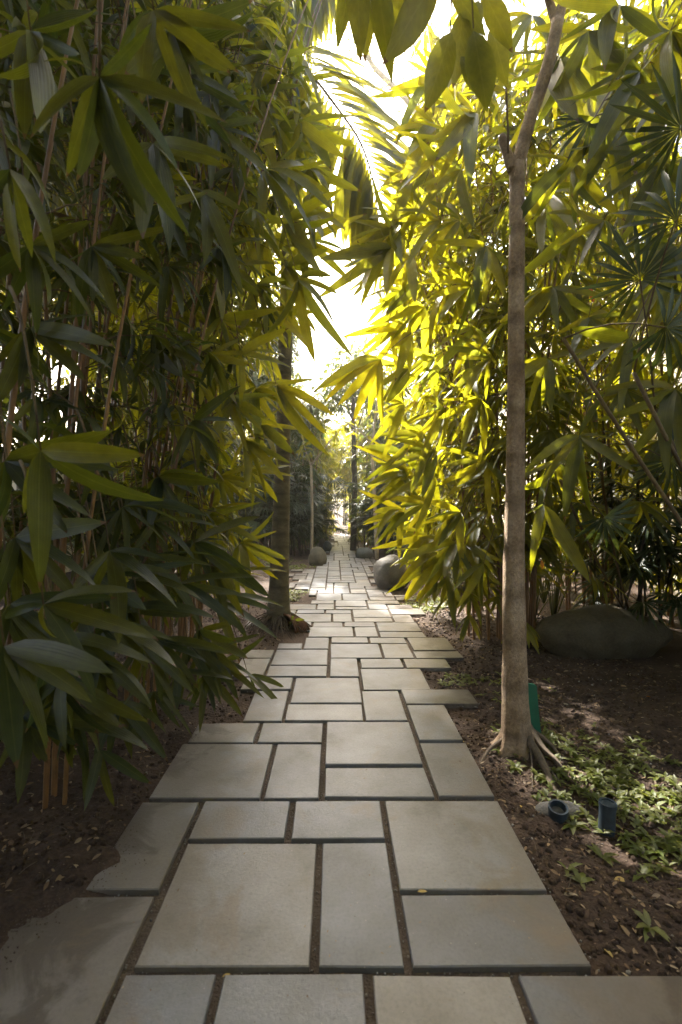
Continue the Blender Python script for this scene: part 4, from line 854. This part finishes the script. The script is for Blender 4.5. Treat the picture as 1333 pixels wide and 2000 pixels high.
mb = MB(); mb.add(*tube(smooth_path([P(993, 300, YT - .03), P(992, 240, YT - .06), P(987, 140, YT - .08), P(978, 40, YT - .1), P(970, -80, YT - .1)], 14), .007, 7)); mb.build('shoot', M['twig'], tr)
def broad(hx, hy, tx, ty, Y, w=1.0, dy=.05):
    h = P(hx, hy, Y); t = P(tx, ty, Y * (1 - dy)); d = t - h; up = norm(np.array([0, 0, EYE]) - h) + rng.normal(0, .12, 3) + [0, 0, .1]
    m = frames(h[None], d[None], up[None], [np.linalg.norm(d)])[0]; m[:3, 0] *= w; return m
BR = [broad(698, -70, 702, 95, 2.1, .55), broad(737, -80, 744, 101, 2.1, .6), broad(860, -60, 766, 111, 2.0, .72), broad(690, -60, 664, 52, 2.3, .5), broad(785, -60, 772, 60, 2.3, .6), broad(882, 62, 838, 199, 2.1, .8),
      broad(925, 60, 952, 199, 2.1, .85), broad(905, 20, 893, 150, 2.3, .7), broad(830, -50, 805, 50, 2.3, .6), broad(935, 0, 905, 95, 2.4, .7), broad(880, -30, 935, 50, 2.3, .6), broad(960, 50, 985, 140, 2.6, .7), broad(900, 110, 940, 175, 2.2, .6), broad(940, -20, 1000, 70, 2.5, .7), broad(720, -90, 722, 60, 2.4, .6)]
tw = MB()
for a, b_, y_ in (((900, -330), (880, 62), 2.1), ((900, -330), (735, -80), 2.1), ((900, -330), (925, 55), 2.15)):
    tw.add(*tube(curve(P(*a, YT - .8), P(*b_, y_), (0, 0, .1), 8), np.linspace(.012, .003, 8), 6))
mm = []
for k in range(95):
    p = P(rng.uniform(500, 1400), rng.uniform(-900, -90), rng.uniform(1.7, 4.0)); c = P(1000, -280, 2.6)
    tw.add(*tube(curve(c + (p - c) * .2, p, (0, 0, .15), 5), np.linspace(.008, .003, 5), 4, False)); mm.append(cluster(p, (p - c) * [1, 1, .3], 8, .27, .7, 1.4))
mm = np.concatenate(mm); pyy = 985 - (mm[:, 2, 3] - EYE) / np.maximum(mm[:, 1, 3], .3) * F
o = tw.build('twig', M['twig'], tr); o['kind'] = 'stuff'
emit_leaves(tr, np.concatenate([np.array(BR), mm]), M['broad_leaf'], near=BROAD, far=BROAD, maxn=150, force=len(BR))
# roots
for pts_, r0 in (([(1030, 1455, .16), (1062, 1480, .06), (1090, 1500, .03), (1110, 1520, 0)], .028), ([(1025, 1470, .12), (1055, 1500, .06), (1080, 1535, .02), (1092, 1560, 0)], .03), ([(1035, 1450, .12), (1075, 1465, .05), (1105, 1490, 0)], .02),
                 ([(985, 1465, .08), (955, 1470, .03), (935, 1490, 0)], .018), ([(1050, 1495, .05), (1085, 1520, .03), (1110, 1545, 0)], .010), ([(1035, 1480, .1), (1040, 1510, .05), (1040, 1540, 0)], .007)):
    pl = []
    for (x, y, hz) in pts_:
        g = G(x, y); g[2] = soil_z(g[0], g[1]) + hz * .75 - .004 + .008 * math.sin(x * .3); pl.append(g)
    mb = MB(); mb.add(*tube(smooth_path(pl, 12), np.linspace(r0, r0 * .35, 12), 8)); mb.build('root', M['root'], tr)
# green board behind the trunk
g0 = G(1046, 1452); gb = MB(); w_, h_, t_ = .165, .38, .012
x0, y0, z0 = g0[0] - .075, 3.22, soil_z(g0[0], 3.22) - .02
prof = []
for yy in (y0, y0 + t_):
    for (a, b_) in ((0, 0), (w_ * .9, 0), (w_ * .78, h_ * .5), (w_ * .70, h_ * .97), (w_ * .62, h_), (0, h_ * 1.03)): prof.append((x0 + a, yy + .02 * b_, z0 + b_))
gb.add(prof, [(0, 1, 2, 3, 4, 5), (11, 10, 9, 8, 7, 6)] + [(i, i + 6, (i + 1) % 6 + 6, (i + 1) % 6) for i in range(6)])
o = gb.build('green_board', M['green'], smooth=False, loc=(x0, y0, z0)); tag(o, 'upright green plastic board leaning behind the forked tree trunk', 'board')

# ------------------------------------------------------------------ boulders
def boulder(center, rad, label, mat, seed, mods=(), name='boulder', group=None, sub=4):
    import bmesh
    bm = bmesh.new(); bmesh.ops.create_icosphere(bm, subdivisions=sub, radius=1)
    for v in bm.verts:
        n_ = v.co.normalized(); s = 1 + .12 * noise.noise(n_ * 1.3 + Vector((seed, 0, 0))) + .035 * noise.noise(n_ * 4 + Vector((0, seed, 0))) + .012 * noise.noise(n_ * 11 + Vector((0, seed, 2)))
        c = Vector((n_.x * rad[0] * s, n_.y * rad[1] * s, n_.z * rad[2] * s))
        for fn in mods: c = fn(c)
        v.co = c
    me = bpy.data.meshes.new(name); bm.to_mesh(me); bm.free(); me.polygons.foreach_set('use_smooth', np.ones(len(me.polygons), dtype=bool)); me.materials.append(M[mat])
    o = bpy.data.objects.new(name, me); C.objects.link(o); o.location = tuple(center); tag(o, label, 'boulder', group); return o
boulder((1.06, 9.1, .25), (.345, .34, .35), 'big round grey boulder standing at the right path edge', 'rock', 3)
boulder((-.45, 12.8, .12), (.24, .26, .30), 'green grey rounded boulder at the left path edge in front of the left sapling', 'rock_green', 8)
boulder((-.24, 16.3, .12), (.15, .2, .2), 'dark rounded stone at the left path edge, right one of the touching pair', 'rock_dark', 12)
boulder((-.42, 16.6, .18), (.13, .18, .22), 'dark rounded stone behind the other of the touching pair on the left', 'rock_green', 15)
boulder((.86, 14.2, .10), (.26, .28, .19), 'low dark boulder on the right beside the dark upright trunk', 'rock_dark', 20)
def longmod(c):
    t = (c.x + .62) / 1.24
    k = 1.0 - .62 * max(0, t - .35); c.z = c.z * k + (.05 if t > .5 else 0) * (t - .5); c.y *= (1 - .3 * max(0, t - .4)); c.z += .035 * noise.noise(c * 4.5) + .015 * noise.noise(c * 12); return c
boulder((2.74, 4.95, .20), (.66, .32, .34), 'long low mossy boulder in the shade on the right, tapering to the right', 'rock_olive', 31, [longmod])
# concrete cap on a short post behind it
cp = empty('inspection_post', (3.33, 5.75, soil_z(3.33, 5.75))); tag(cp, 'short post with a round flat concrete cap behind the long boulder', 'post')
def disc(c, r, h, n=24, bev=.008):
    V = []; 
    for (rr_, z) in ((r - bev, 0), (r, bev), (r, h - bev), (r - bev, h)):
        for k in range(n): V.append((c[0] + rr_ * math.cos(6.2832 * k / n), c[1] + rr_ * math.sin(6.2832 * k / n), c[2] + z))
    Fc = [tuple(range(n - 1, -1, -1)), tuple(3 * n + k for k in range(n))]
    for q_ in range(3):
        for k in range(n): Fc.append((q_ * n + k, q_ * n + (k + 1) % n, (q_ + 1) * n + (k + 1) % n, (q_ + 1) * n + k))
    return V, Fc
mb = MB(); mb.add(*disc((3.33, 5.75, -.05), .11, .36)); mb.build('post', M['dark_bark'], cp, smooth=False)
mb = MB(); mb.add(*disc((3.33, 5.75, .311), .165, .035)); mb.build('cap', M['concrete'], cp, smooth=False)

# ------------------------------------------------------------------ pipes
def pipe(c, r, h, tilt, label, capped):
    root = empty('drain_pipe', c); root.rotation_euler = tilt; tag(root, label, 'pipe')
    n = 28; V = []; prof = [(r, -.08), (r, h), (r - .006, h + .001), (r - .006, h - .07 if not capped else h - .004), (0.001, h - .07 if not capped else h - .004)]
    for (a, z) in prof:
        for k in range(n): V.append((a * math.cos(6.2832 * k / n), a * math.sin(6.2832 * k / n), z))
    Fc = []
    for q_ in range(len(prof) - 1):
        for k in range(n): Fc.append((q_ * n + k, q_ * n + (k + 1) % n, (q_ + 1) * n + (k + 1) % n, (q_ + 1) * n + k))
    me = make_mesh('pipe_body', np.array(V), Fc, None, M['pipe'], False); o = bpy.data.objects.new('pipe_body', me); C.objects.link(o); o.parent = root
    V2, F2 = disc((0, 0, h - .018), r + .0035, .016, n, .002); V2 = np.array(V2)
    ring = MB(); ring.v = []; 
    rv = []; rf = []
    for (a, z) in ((r - .005, h + .002), (r + .003, h + .002), (r + .003, h - .016), (r - .001, h - .016)):
        for k in range(n): rv.append((a * math.cos(6.2832 * k / n), a * math.sin(6.2832 * k / n), z))
    for q_ in range(3):
        for k in range(n): rf.append((q_ * n + (k + 1) % n, q_ * n + k, (q_ + 1) * n + k, (q_ + 1) * n + (k + 1) % n))
    o = bpy.data.objects.new('rim', make_mesh('rim', np.array(rv), rf, None, M['pipe'], False)); C.objects.link(o); o.parent = root
pc = G(1090, 1583); pipe((pc[0], pc[1], soil_z(pc[0], pc[1])), .044, .065, (.25, -.08, 0), 'stub of blue grey drain pipe open at the top, set in a lump of concrete', False)
pc2 = G(1185, 1612); pipe((pc2[0], pc2[1], soil_z(pc2[0], pc2[1])), .037, .145, (.03, .03, 0), 'taller capped blue grey pipe standing in the weeds on the right', True)
b_ = boulder((pc[0] + .03, pc[1] + .05, -.045), (.14, .06, .055), 'rough lump of concrete around the open drain pipe stub', 'concrete', 44, name='concrete_lump', sub=3); b_['category'] = 'concrete'

# ------------------------------------------------------------------ drain cover, garden light, ribbon
dc = G(857, 1181); mb = MB(); z_ = soil_z(dc[0], dc[1]) + .012
V, Fc = [], []
dr = empty('drain_cover', (dc[0], dc[1], z_)); tag(dr, 'pale rectangular drain cover lying in the soil beyond the right slabs', 'drain cover')
def box(c, s):
    x, y, z = c; a, b, d = s[0] / 2, s[1] / 2, s[2] / 2
    V = [(x + i * a, y + j_ * b, z + k * d) for k in (-1, 1) for j_ in (-1, 1) for i in (-1, 1)]
    return V, [(0, 2, 3, 1), (4, 5, 7, 6), (0, 1, 5, 4), (2, 6, 7, 3), (0, 4, 6, 2), (1, 3, 7, 5)]
for dx in (-.15, .15): mb.add(*box((dc[0] + dx, dc[1], z_), (.03, .40, .03)))
for dy_ in (-.19, .19): mb.add(*box((dc[0], dc[1] + dy_, z_ + .003), (.27, .03, .03)))
mb.build('frame', M['concrete'], dr, smooth=False)
for k in range(7):
    mb = MB(); mb.add(*box((dc[0], dc[1] - .15 + k * .05, z_ - .004), (.265, .03, .02))); mb.build('slat', M['concrete'], dr, smooth=False)
gl = G(883, 1214); gz = soil_z(gl[0], gl[1]); gr = empty('garden_light', (gl[0], gl[1], gz)); tag(gr, 'small black garden spotlight in the soil near the bamboo canes', 'garden light')
mb = MB(); mb.add(*tube([(gl[0], gl[1], gz - .03), (gl[0], gl[1], gz + .10)], .007, 8)); mb.build('spike', M['rock_dark'], gr)
mb = MB(); mb.add(*tube([(gl[0] + .01, gl[1] + .05, gz + .11), (gl[0] - .01, gl[1] - .02, gz + .125), (gl[0] - .02, gl[1] - .06, gz + .13)], [.02, .035, .04], 14)); mb.build('lamp_head', M['rock_dark'], gr)
# orange ribbon tied on a cane
rb = P(1153, 573, 4.2); mb = MB(); V = []
for k in range(6): V += [(rb[0] - .018 + .004 * k, rb[1] + .012 * math.sin(k), rb[2] + .07 - .028 * k), (rb[0] + .018 + .004 * k, rb[1] + .01 * math.cos(k), rb[2] + .068 - .028 * k)]
V = np.array(V); mb.add(np.concatenate([V, V + [0, .002, 0]]), [(2 * k, 2 * k + 1, 2 * k + 3, 2 * k + 2) for k in range(5)] + [(12 + 2 * k, 14 + 2 * k, 15 + 2 * k, 13 + 2 * k) for k in range(5)])
o = mb.build('ribbon', M['ribbon'], loc=tuple(rb)); tag(o, 'orange ribbon tied among the right bamboo leaves', 'ribbon')

# ------------------------------------------------------------------ walls and gate
wl = empty('building', (5.6, 7, 0)); tag(wl, 'cream building showing through the leaves on the right', 'building')
mb = MB(); mb.add(*box((5.75, 8.0, 3.0), (.3, 17, 6.2))); mb.build('wall', M['wall'], wl, smooth=False)
for k in range(3):
    y_ = 3.2 + 3.1 * k; mb = MB(); mb.add(*box((5.57, y_, 2.2), (.08, 1.2, 1.5))); w = mb.build('window', M['rock_dark'], wl, smooth=False)
    mb = MB()
    for s in (-1, 1): mb.add(*box((5.53, y_ + s * .66, 2.2), (.09, .1, 1.7)))
    for s in (-1, 1): mb.add(*box((5.532, y_, 2.2 + s * .79), (.09, 1.2, .1)))
    f = mb.build('frame', M['shutter'], wl, smooth=False); f.parent = w; f.location = (0, 0, 0)
    f.location = tuple(np.array(wl.location) - np.array(wl.location))
gw = MB(); gw.add(*box((-5.9, 6.5, 1.2), (.2, 16, 2.6))); o = gw.build('garden_wall', M['wall'], smooth=False, loc=(-5.9, 6.5, 0)); tag(o, 'pale garden wall glimpsed behind the left bamboo', 'wall')
gt_ = empty('gate', (.33, 27.2, 0)); tag(gt_, 'pale lattice gate closing the far end of the path', 'gate')
mb = MB()
for x in (-.55, .55): mb.add(*box((.33 + x, 27.2, .95), (.08, .08, 1.9)))
for z in (.15, 1.85): mb.add(*box((.33, 27.2, z), (1.02, .06, .07)))
mb.build('frame', M['gate'], gt_, smooth=False)
for k in range(9):
    mb = MB(); mb.add(*box((.33 - .46 + k * .115, 27.2, 1.0), (.02, .02, 1.6))); mb.build('bar', M['gate'], gt_, smooth=False)
for k in range(6):
    mb = MB(); mb.add(*box((.33, 27.17, .35 + k * .25), (1.02, .015, .02))); mb.build('rail', M['gate'], gt_, smooth=False)

# ------------------------------------------------------------------ understory plants
def understory(p, label, n=14, L=.35, group='leafy plants under the bamboo', mat='broad_leaf', H=.7):
    z = soil_z(p[0], p[1]); root = empty('leafy_plant', (p[0], p[1], z)); tag(root, label, 'plant', group); st = MB(); mats = []
    for k in range(n):
        az = rng.uniform(0, 6.28); e = np.array([p[0], p[1], z]) + [rng.uniform(.1, .3) * math.cos(az), rng.uniform(.1, .3) * math.sin(az), rng.uniform(.3, 1) * H]
        st.add(*tube(curve((p[0], p[1], z - .02), e, (0, 0, .05), 5), np.linspace(.008, .004, 5), 5, False))
        d = np.array([math.cos(az), math.sin(az), rng.uniform(-.2, .7)]); mats.append(frames(e[None], d[None], np.array([[0, 0, 1.]]) + rng.normal(0, .2, (1, 3)), [L * rng.uniform(.7, 1.1)]))
    o = st.build('stem', M['weed_leaf'], root); o['kind'] = 'stuff'
    emit_leaves(root, np.concatenate(mats), M[mat], near=BROAD, maxn=300)
understory((2.7, 6.0), 'broad leafed plant with pale veins between the forked trunk and the right edge', 14, .3, H=1.6)
understory((3.5, 6.3), 'broad leafed plant at the right edge above the long boulder', 14, .34, H=1.5)
understory((2.5, 6.1), 'broad leafed plant behind the round boulder and bamboo canes', 14, .34, H=.9)
for k, (x, y, lab) in enumerate([(4.2, 5.2, 'leafy plant right of the long boulder, nearer the wall'), (4.9, 6.2, 'leafy plant by the cream wall at the right edge'), (3.1, 7.2, 'leafy plant between the canes behind the round concrete cap'), (4.2, 7.6, 'leafy plant left of the wall among the canes'), (2.2, 8.6, 'leafy plant behind the round boulder'), (2.9, 8.4, 'leafy plant in the shade right of the round boulder'), (3.9, 4.2, 'leafy plant at the frame edge right of the long boulder')]):
    understory((x, y), lab, 20, .38, H=1.0)
understory((3.7, 6.8), 'broad leafed plant deep in the right planting', 16, .36, H=1.2)
understory((-2.3, 8.2), 'broad leafed plant left of the bare soil clearing', 16, .32, H=.8)
understory((-2.1, 4.2), 'broad leafed plant at the foot of the left bamboo', 14, .3, H=.8)
understory((-2.9, 14.0), 'low plant with narrow leaves before the dark hedge', 18, .4, H=.8)
lf = P(1057, 1093, 4.0); o = bpy.data.objects.new('dead_leaf', tm_mesh('dead_leaf', BROAD[0], M['orangeleaf'])); C.objects.link(o)
o.matrix_world = Matrix(frames(lf[None], np.array([[.2, -.1, -1.]]), np.array([[0, -1., .3]]), [.09])[0].tolist()); tag(o, 'orange leaf hanging between the canes right of the forked trunk', 'leaf')

# ------------------------------------------------------------------ ground cover, litter, clods
def scatter_ok(x, y):
    for (a, b, c, d) in slabs:
        if a - .02 < x < b + .02 and c - .02 < y < d + .02: return False
    return True
mats = []; patches = [((1.45, 2.75), .33, 60), ((1.62, 2.45), .30, 55), ((1.35, 3.15), .22, 34), ((1.85, 2.15), .28, 40), ((1.72, 2.0), .2, 24), ((1.55, 1.9), .12, 10), ((1.5, 1.72), .12, 9), ((1.2, 2.45), .08, 4), ((1.75, 1.95), .2, 26), ((1.62, 1.72), .14, 14), ((1.45, 2.2), .12, 12), ((2.3, 2.6), .4, 50), ((1.75, 2.95), .3, 40),
    ((1.3, 7.4), .35, 60), ((1.6, 7.9), .4, 60), ((1.15, 4.4), .16, 12), ((1.0, 4.28), .08, 5), ((-.7, 8.7), .3, 40), ((-1.2, 12.2), .6, 90), ((-1.9, 13.4), .7, 110), ((-.75, 8.1), .2, 20), ((1.5, 4.2), .3, 14)]
for (c, r_, n_) in patches:
    for _ in range(int(n_ * 1.5)):
        x, y = c[0] + rng.normal(0, r_ * .55), c[1] + rng.normal(0, r_ * .55)
        if not scatter_ok(x, y): continue
        z = soil_z(x, y); k = int(rng.integers(6, 10)); az = rng.uniform(0, 6.28, k); el = rng.uniform(.15, 1.0, k)
        D = np.stack([np.cos(az) * np.cos(el), np.sin(az) * np.cos(el), np.sin(el)], 1)
        mats.append(frames(np.tile([x, y, z + rng.uniform(0, .02)], (k, 1)), D, np.tile([0, 0, 1.], (k, 1)) + rng.normal(0, .1, (k, 3)), rng.uniform(.03, .065, k) * (1.05 if y < 5 else 1.4)))
A = np.concatenate(mats)
ch = [big_mesh('', WEED[i], A[i::2], None, (0, 0, 0)) for i in range(2)]
o = link_big('ground_cover', ch, M['weed_leaf'], None)
for k, (px, py, lab) in enumerate([(1008, 1500, 'bright weed rosette at the foot of the forked tree, beside the slab corner'), (1120, 1600, 'weed rosette just below the open drain pipe stub'), (1108, 1685, 'small weed with two pale leaves in the bare soil right of the slabs'),
        (1175, 1660, 'low weed below the capped pipe'), (1135, 1710, 'tiny weed farthest down the bare strip near the slabs'), (1255, 1690, 'leafy weed at the right edge below the weed patch'), (1270, 1800, 'weed at the right edge near the bottom of the picture')]):
    g = G(px, py); z = soil_z(g[0], g[1]); w = empty('weed_plant', (g[0], g[1], z)); tag(w, lab, 'plant', 'weeds in the bare soil'); n_ = (11, 9, 4, 8, 6, 10, 9)[k]
    az = rng.uniform(0, 6.28, n_); el = rng.uniform(.15, .9, n_); D = np.stack([np.cos(az) * np.cos(el), np.sin(az) * np.cos(el), np.sin(el)], 1)
    emit_leaves(w, frames(np.tile([g[0], g[1], z + .005], (n_, 1)), D, np.tile([0, 0, 1.], (n_, 1)), rng.uniform(.05, .085, n_)), M['weed_leaf'], near=WEED, far=WEED)
# litter
mats = []
for _ in range(11000):
    side = rng.uniform() < .62; y = 1.4 + 9 * rng.uniform() ** 1.7
    x = (rng.uniform(.85, 3.2) if side else rng.uniform(-3.2, -.6)) ; 
    if not scatter_ok(x, y): continue
    az = rng.uniform(0, 6.28); d = np.array([math.cos(az), math.sin(az), rng.normal(0, .2)])
    mats.append(frames(np.array([[x, y, soil_z(x, y) + rng.uniform(.001, .012)]]), d[None], np.array([[0, 0, 1.]]) + rng.normal(0, .35, (1, 3)), [rng.uniform(.014, .062) * rng.uniform(.6, 1) * (1.3 if y > 5 else 1)])[0])
A = np.array(mats); link_big('leaf_litter', [big_mesh('', BROAD[i], A[i::3], None, (0, 0, 0)) for i in range(3)], M['deadleaf'], None)
mats = []; tv = MB()
for _ in range(1500):
    side = rng.uniform() < .6; y = 1.5 + 5.5 * rng.uniform() ** 1.4; x = rng.uniform(.9, 2.6) if side else rng.uniform(-2.4, -.6)
    if not scatter_ok(x, y): continue
    az = rng.uniform(0, 6.28); L = rng.uniform(.02, .11); p = np.array([x, y, soil_z(x, y) + .004]); e = p + [L * math.cos(az), L * math.sin(az), rng.uniform(0, .012)]
    tv.add(*tube(curve(p, e, rng.normal(0, .006, 3), 4), [.0022, .002, .0018, .001], 4, False))
o = tv.build('fallen_twigs', M['root'], smooth=True); o['kind'] = 'stuff'; o.name = 'twig_litter'
ico = np.array([(0, 0, -1), (.72, -.53, -.45), (-.28, -.85, -.45), (-.89, 0, -.45), (-.28, .85, -.45), (.72, .53, -.45), (.28, -.85, .45), (-.72, -.53, .45), (-.72, .53, .45), (.28, .85, .45), (.89, 0, .45), (0, 0, 1)])
icf = np.array([(0, 1, 2), (1, 0, 5), (0, 2, 3), (0, 3, 4), (0, 4, 5), (1, 5, 10), (2, 1, 6), (3, 2, 7), (4, 3, 8), (5, 4, 9), (1, 10, 6), (2, 6, 7), (3, 7, 8), (4, 8, 9), (5, 9, 10), (6, 10, 11), (7, 6, 11), (8, 7, 11), (9, 8, 11), (10, 9, 11)])
def clods(n, smin, smax, mat, name, pw=1.5):
    Ms = []
    for _ in range(n):
        side = rng.uniform() < .6; y = 1.4 + 7 * rng.uniform() ** pw; x = rng.uniform(.85, 2.8) if side else rng.uniform(-2.6, -.6)
        if not scatter_ok(x, y): continue
        s = rng.uniform(smin, smax) * rng.uniform(.4, 1) ; m = np.eye(4); q_ = np.linalg.qr(rng.normal(0, 1, (3, 3)))[0]
        m[:3, :3] = q_ @ np.diag([s, s * rng.uniform(.6, 1), s * rng.uniform(.5, .9)]); m[:3, 3] = (x, y, soil_z(x, y) + s * .2); Ms.append(m)
    link_big(name, [big_mesh('', (ico, icf, np.zeros((12, 2))), np.array(Ms), None, (0, 0, 0))], M[mat], None)
clods(12000, .006, .026, 'soil', 'soil_clods'); clods(700, .004, .013, 'pebble', 'gravel')
# crumbs and scraps lying on the slabs
mats = []
for _ in range(260):
    y = 1.5 + 6 * rng.uniform() ** 1.3; x = .1 + rng.normal(0, .6)
    if scatter_ok(x, y): continue
    az = rng.uniform(0, 6.28); d = np.array([math.cos(az), math.sin(az), .0]); mats.append(frames(np.array([[x, y, .0025]]), d[None], np.array([[0, 0, 1.]]) + rng.normal(0, .15, (1, 3)), [rng.uniform(.005, .016)])[0])
link_big('path_debris', [big_mesh('', BROAD[0], np.array(mats), None, (0, 0, 0))], M['deadleaf'], None)
Ms = []
for _ in range(9000):
    x = rng.uniform(-1.4, -.72); y = rng.uniform(1.4, 3.4); z = soil_z(x, y)
    if not (-.022 < z < .02) or rng.uniform() > math.exp(-abs(z + .002) * 90): continue
    s = rng.uniform(.0008, .0032); m = np.eye(4); q_ = np.linalg.qr(rng.normal(0, 1, (3, 3)))[0]; m[:3, :3] = q_ * s; m[:3, 3] = (x + rng.normal(0, .02), y + rng.normal(0, .02), max(z, .001) + s * .4); Ms.append(m)
link_big('soil_crumbs', [big_mesh('', (ico, icf, np.zeros((12, 2))), np.array(Ms), None, (0, 0, 0))], M['bed'], None)
# grit in the joints
Ms = []
for (a, b, c, d) in slabs[:70]:
    for _ in range(int(26 * (b - a))):
        s = rng.uniform(.002, .005); m = np.eye(4); m[:3, :3] *= s; m[:3, 3] = (rng.uniform(a, b), c - .015 + rng.uniform(-.009, .009), -.018); Ms.append(m)
    for _ in range(int(26 * (d - c))):
        s = rng.uniform(.002, .005); m = np.eye(4); m[:3, :3] *= s; m[:3, 3] = (b + .015 + rng.uniform(-.009, .009), rng.uniform(c, d), -.018); Ms.append(m)
link_big('joint_grit', [big_mesh('', (ico, icf, np.zeros((12, 2))), np.array(Ms), None, (0, 0, 0))], M['pebble'], None)
# fallen leaves one can point at
def fallen(px, py, L, mat, lab, z=None, az=0.3, up=(0.1, -.1, 1)):
    g = G(px, py); zz = soil_z(g[0], g[1]) + .008 if z is None else z
    o = bpy.data.objects.new('fallen_leaf', tm_mesh('fallen_leaf', BROAD[int(rng.integers(3))], M[mat])); C.objects.link(o)
    o.matrix_world = Matrix(frames(np.array([[g[0], g[1], zz]]), np.array([[math.cos(az), math.sin(az), .1]]), np.array([up], float), [L])[0].tolist()); tag(o, lab, 'leaf', 'fallen leaves')
fallen(815, 1744, .045, 'yellowleaf', 'pale yellow leaf curled on the joint of the near right slabs', .004, .1)
fallen(434, 1905, .03, 'yellowleaf', 'yellow scrap of leaf in the joint at the bottom left', -.005, .4)
fallen(972, 1564, .035, 'deadleaf', 'small pale leaf at the corner of the right slab', .003, .2)
fallen(1018, 1568, .03, 'yellowleaf', 'tan oval leaf on the soil left of the open drain pipe', None, 1.2)
fallen(1175, 1832, .05, 'yellowleaf', 'tan oval leaf on bare soil at the lower right', None, -1.0)
fallen(1165, 1610, .07, 'deadleaf', 'brown curled leaf in front of the capped pipe', None, -.3)
fallen(1150, 1535, .075, 'deadleaf', 'reddish brown leaf lying between the two pipes', None, .1)
fallen(1200, 1700, .06, 'yellowleaf', 'pale broad leaf in the weeds at the lower right', None, .1)
fallen(1263, 1375, .05, 'orangeleaf', 'orange leaf on the dark soil in front of the long boulder', None, .3)
fallen(1072, 1345, .06, 'yellowleaf', 'tan leaf on dark soil right of the green board', None, .5)
fallen(940, 1282, .045, 'yellowleaf', 'yellow green leaf on the soil right of the slabs', None, .1)
fallen(905, 1450, .03, 'yellowleaf', 'yellow leaf on the inner edge of the right slab near the roots', .003, 1.0)

# thin scattering volume added to imitate lens glow round the sky gap
HZ = True
if HZ:
    mb = MB(); mb.add(*box((0, 180, 8.5), (420, 520, 20))); 
    hm = bpy.data.materials.new('glow_haze'); hm.use_nodes = True; n_ = hm.node_tree; n_.nodes.clear()
    ho = n_.nodes.new('ShaderNodeOutputMaterial'); pv = n_.nodes.new('ShaderNodeVolumePrincipled')
    pv.inputs['Color'].default_value = (1, .95, .82, 1); pv.inputs['Density'].default_value = .0036; pv.inputs['Anisotropy'].default_value = .75
    n_.links.new(pv.outputs[0], ho.inputs['Volume'])
    hz = mb.build('glow_haze', hm, None, smooth=False); hz['kind'] = 'stuff'
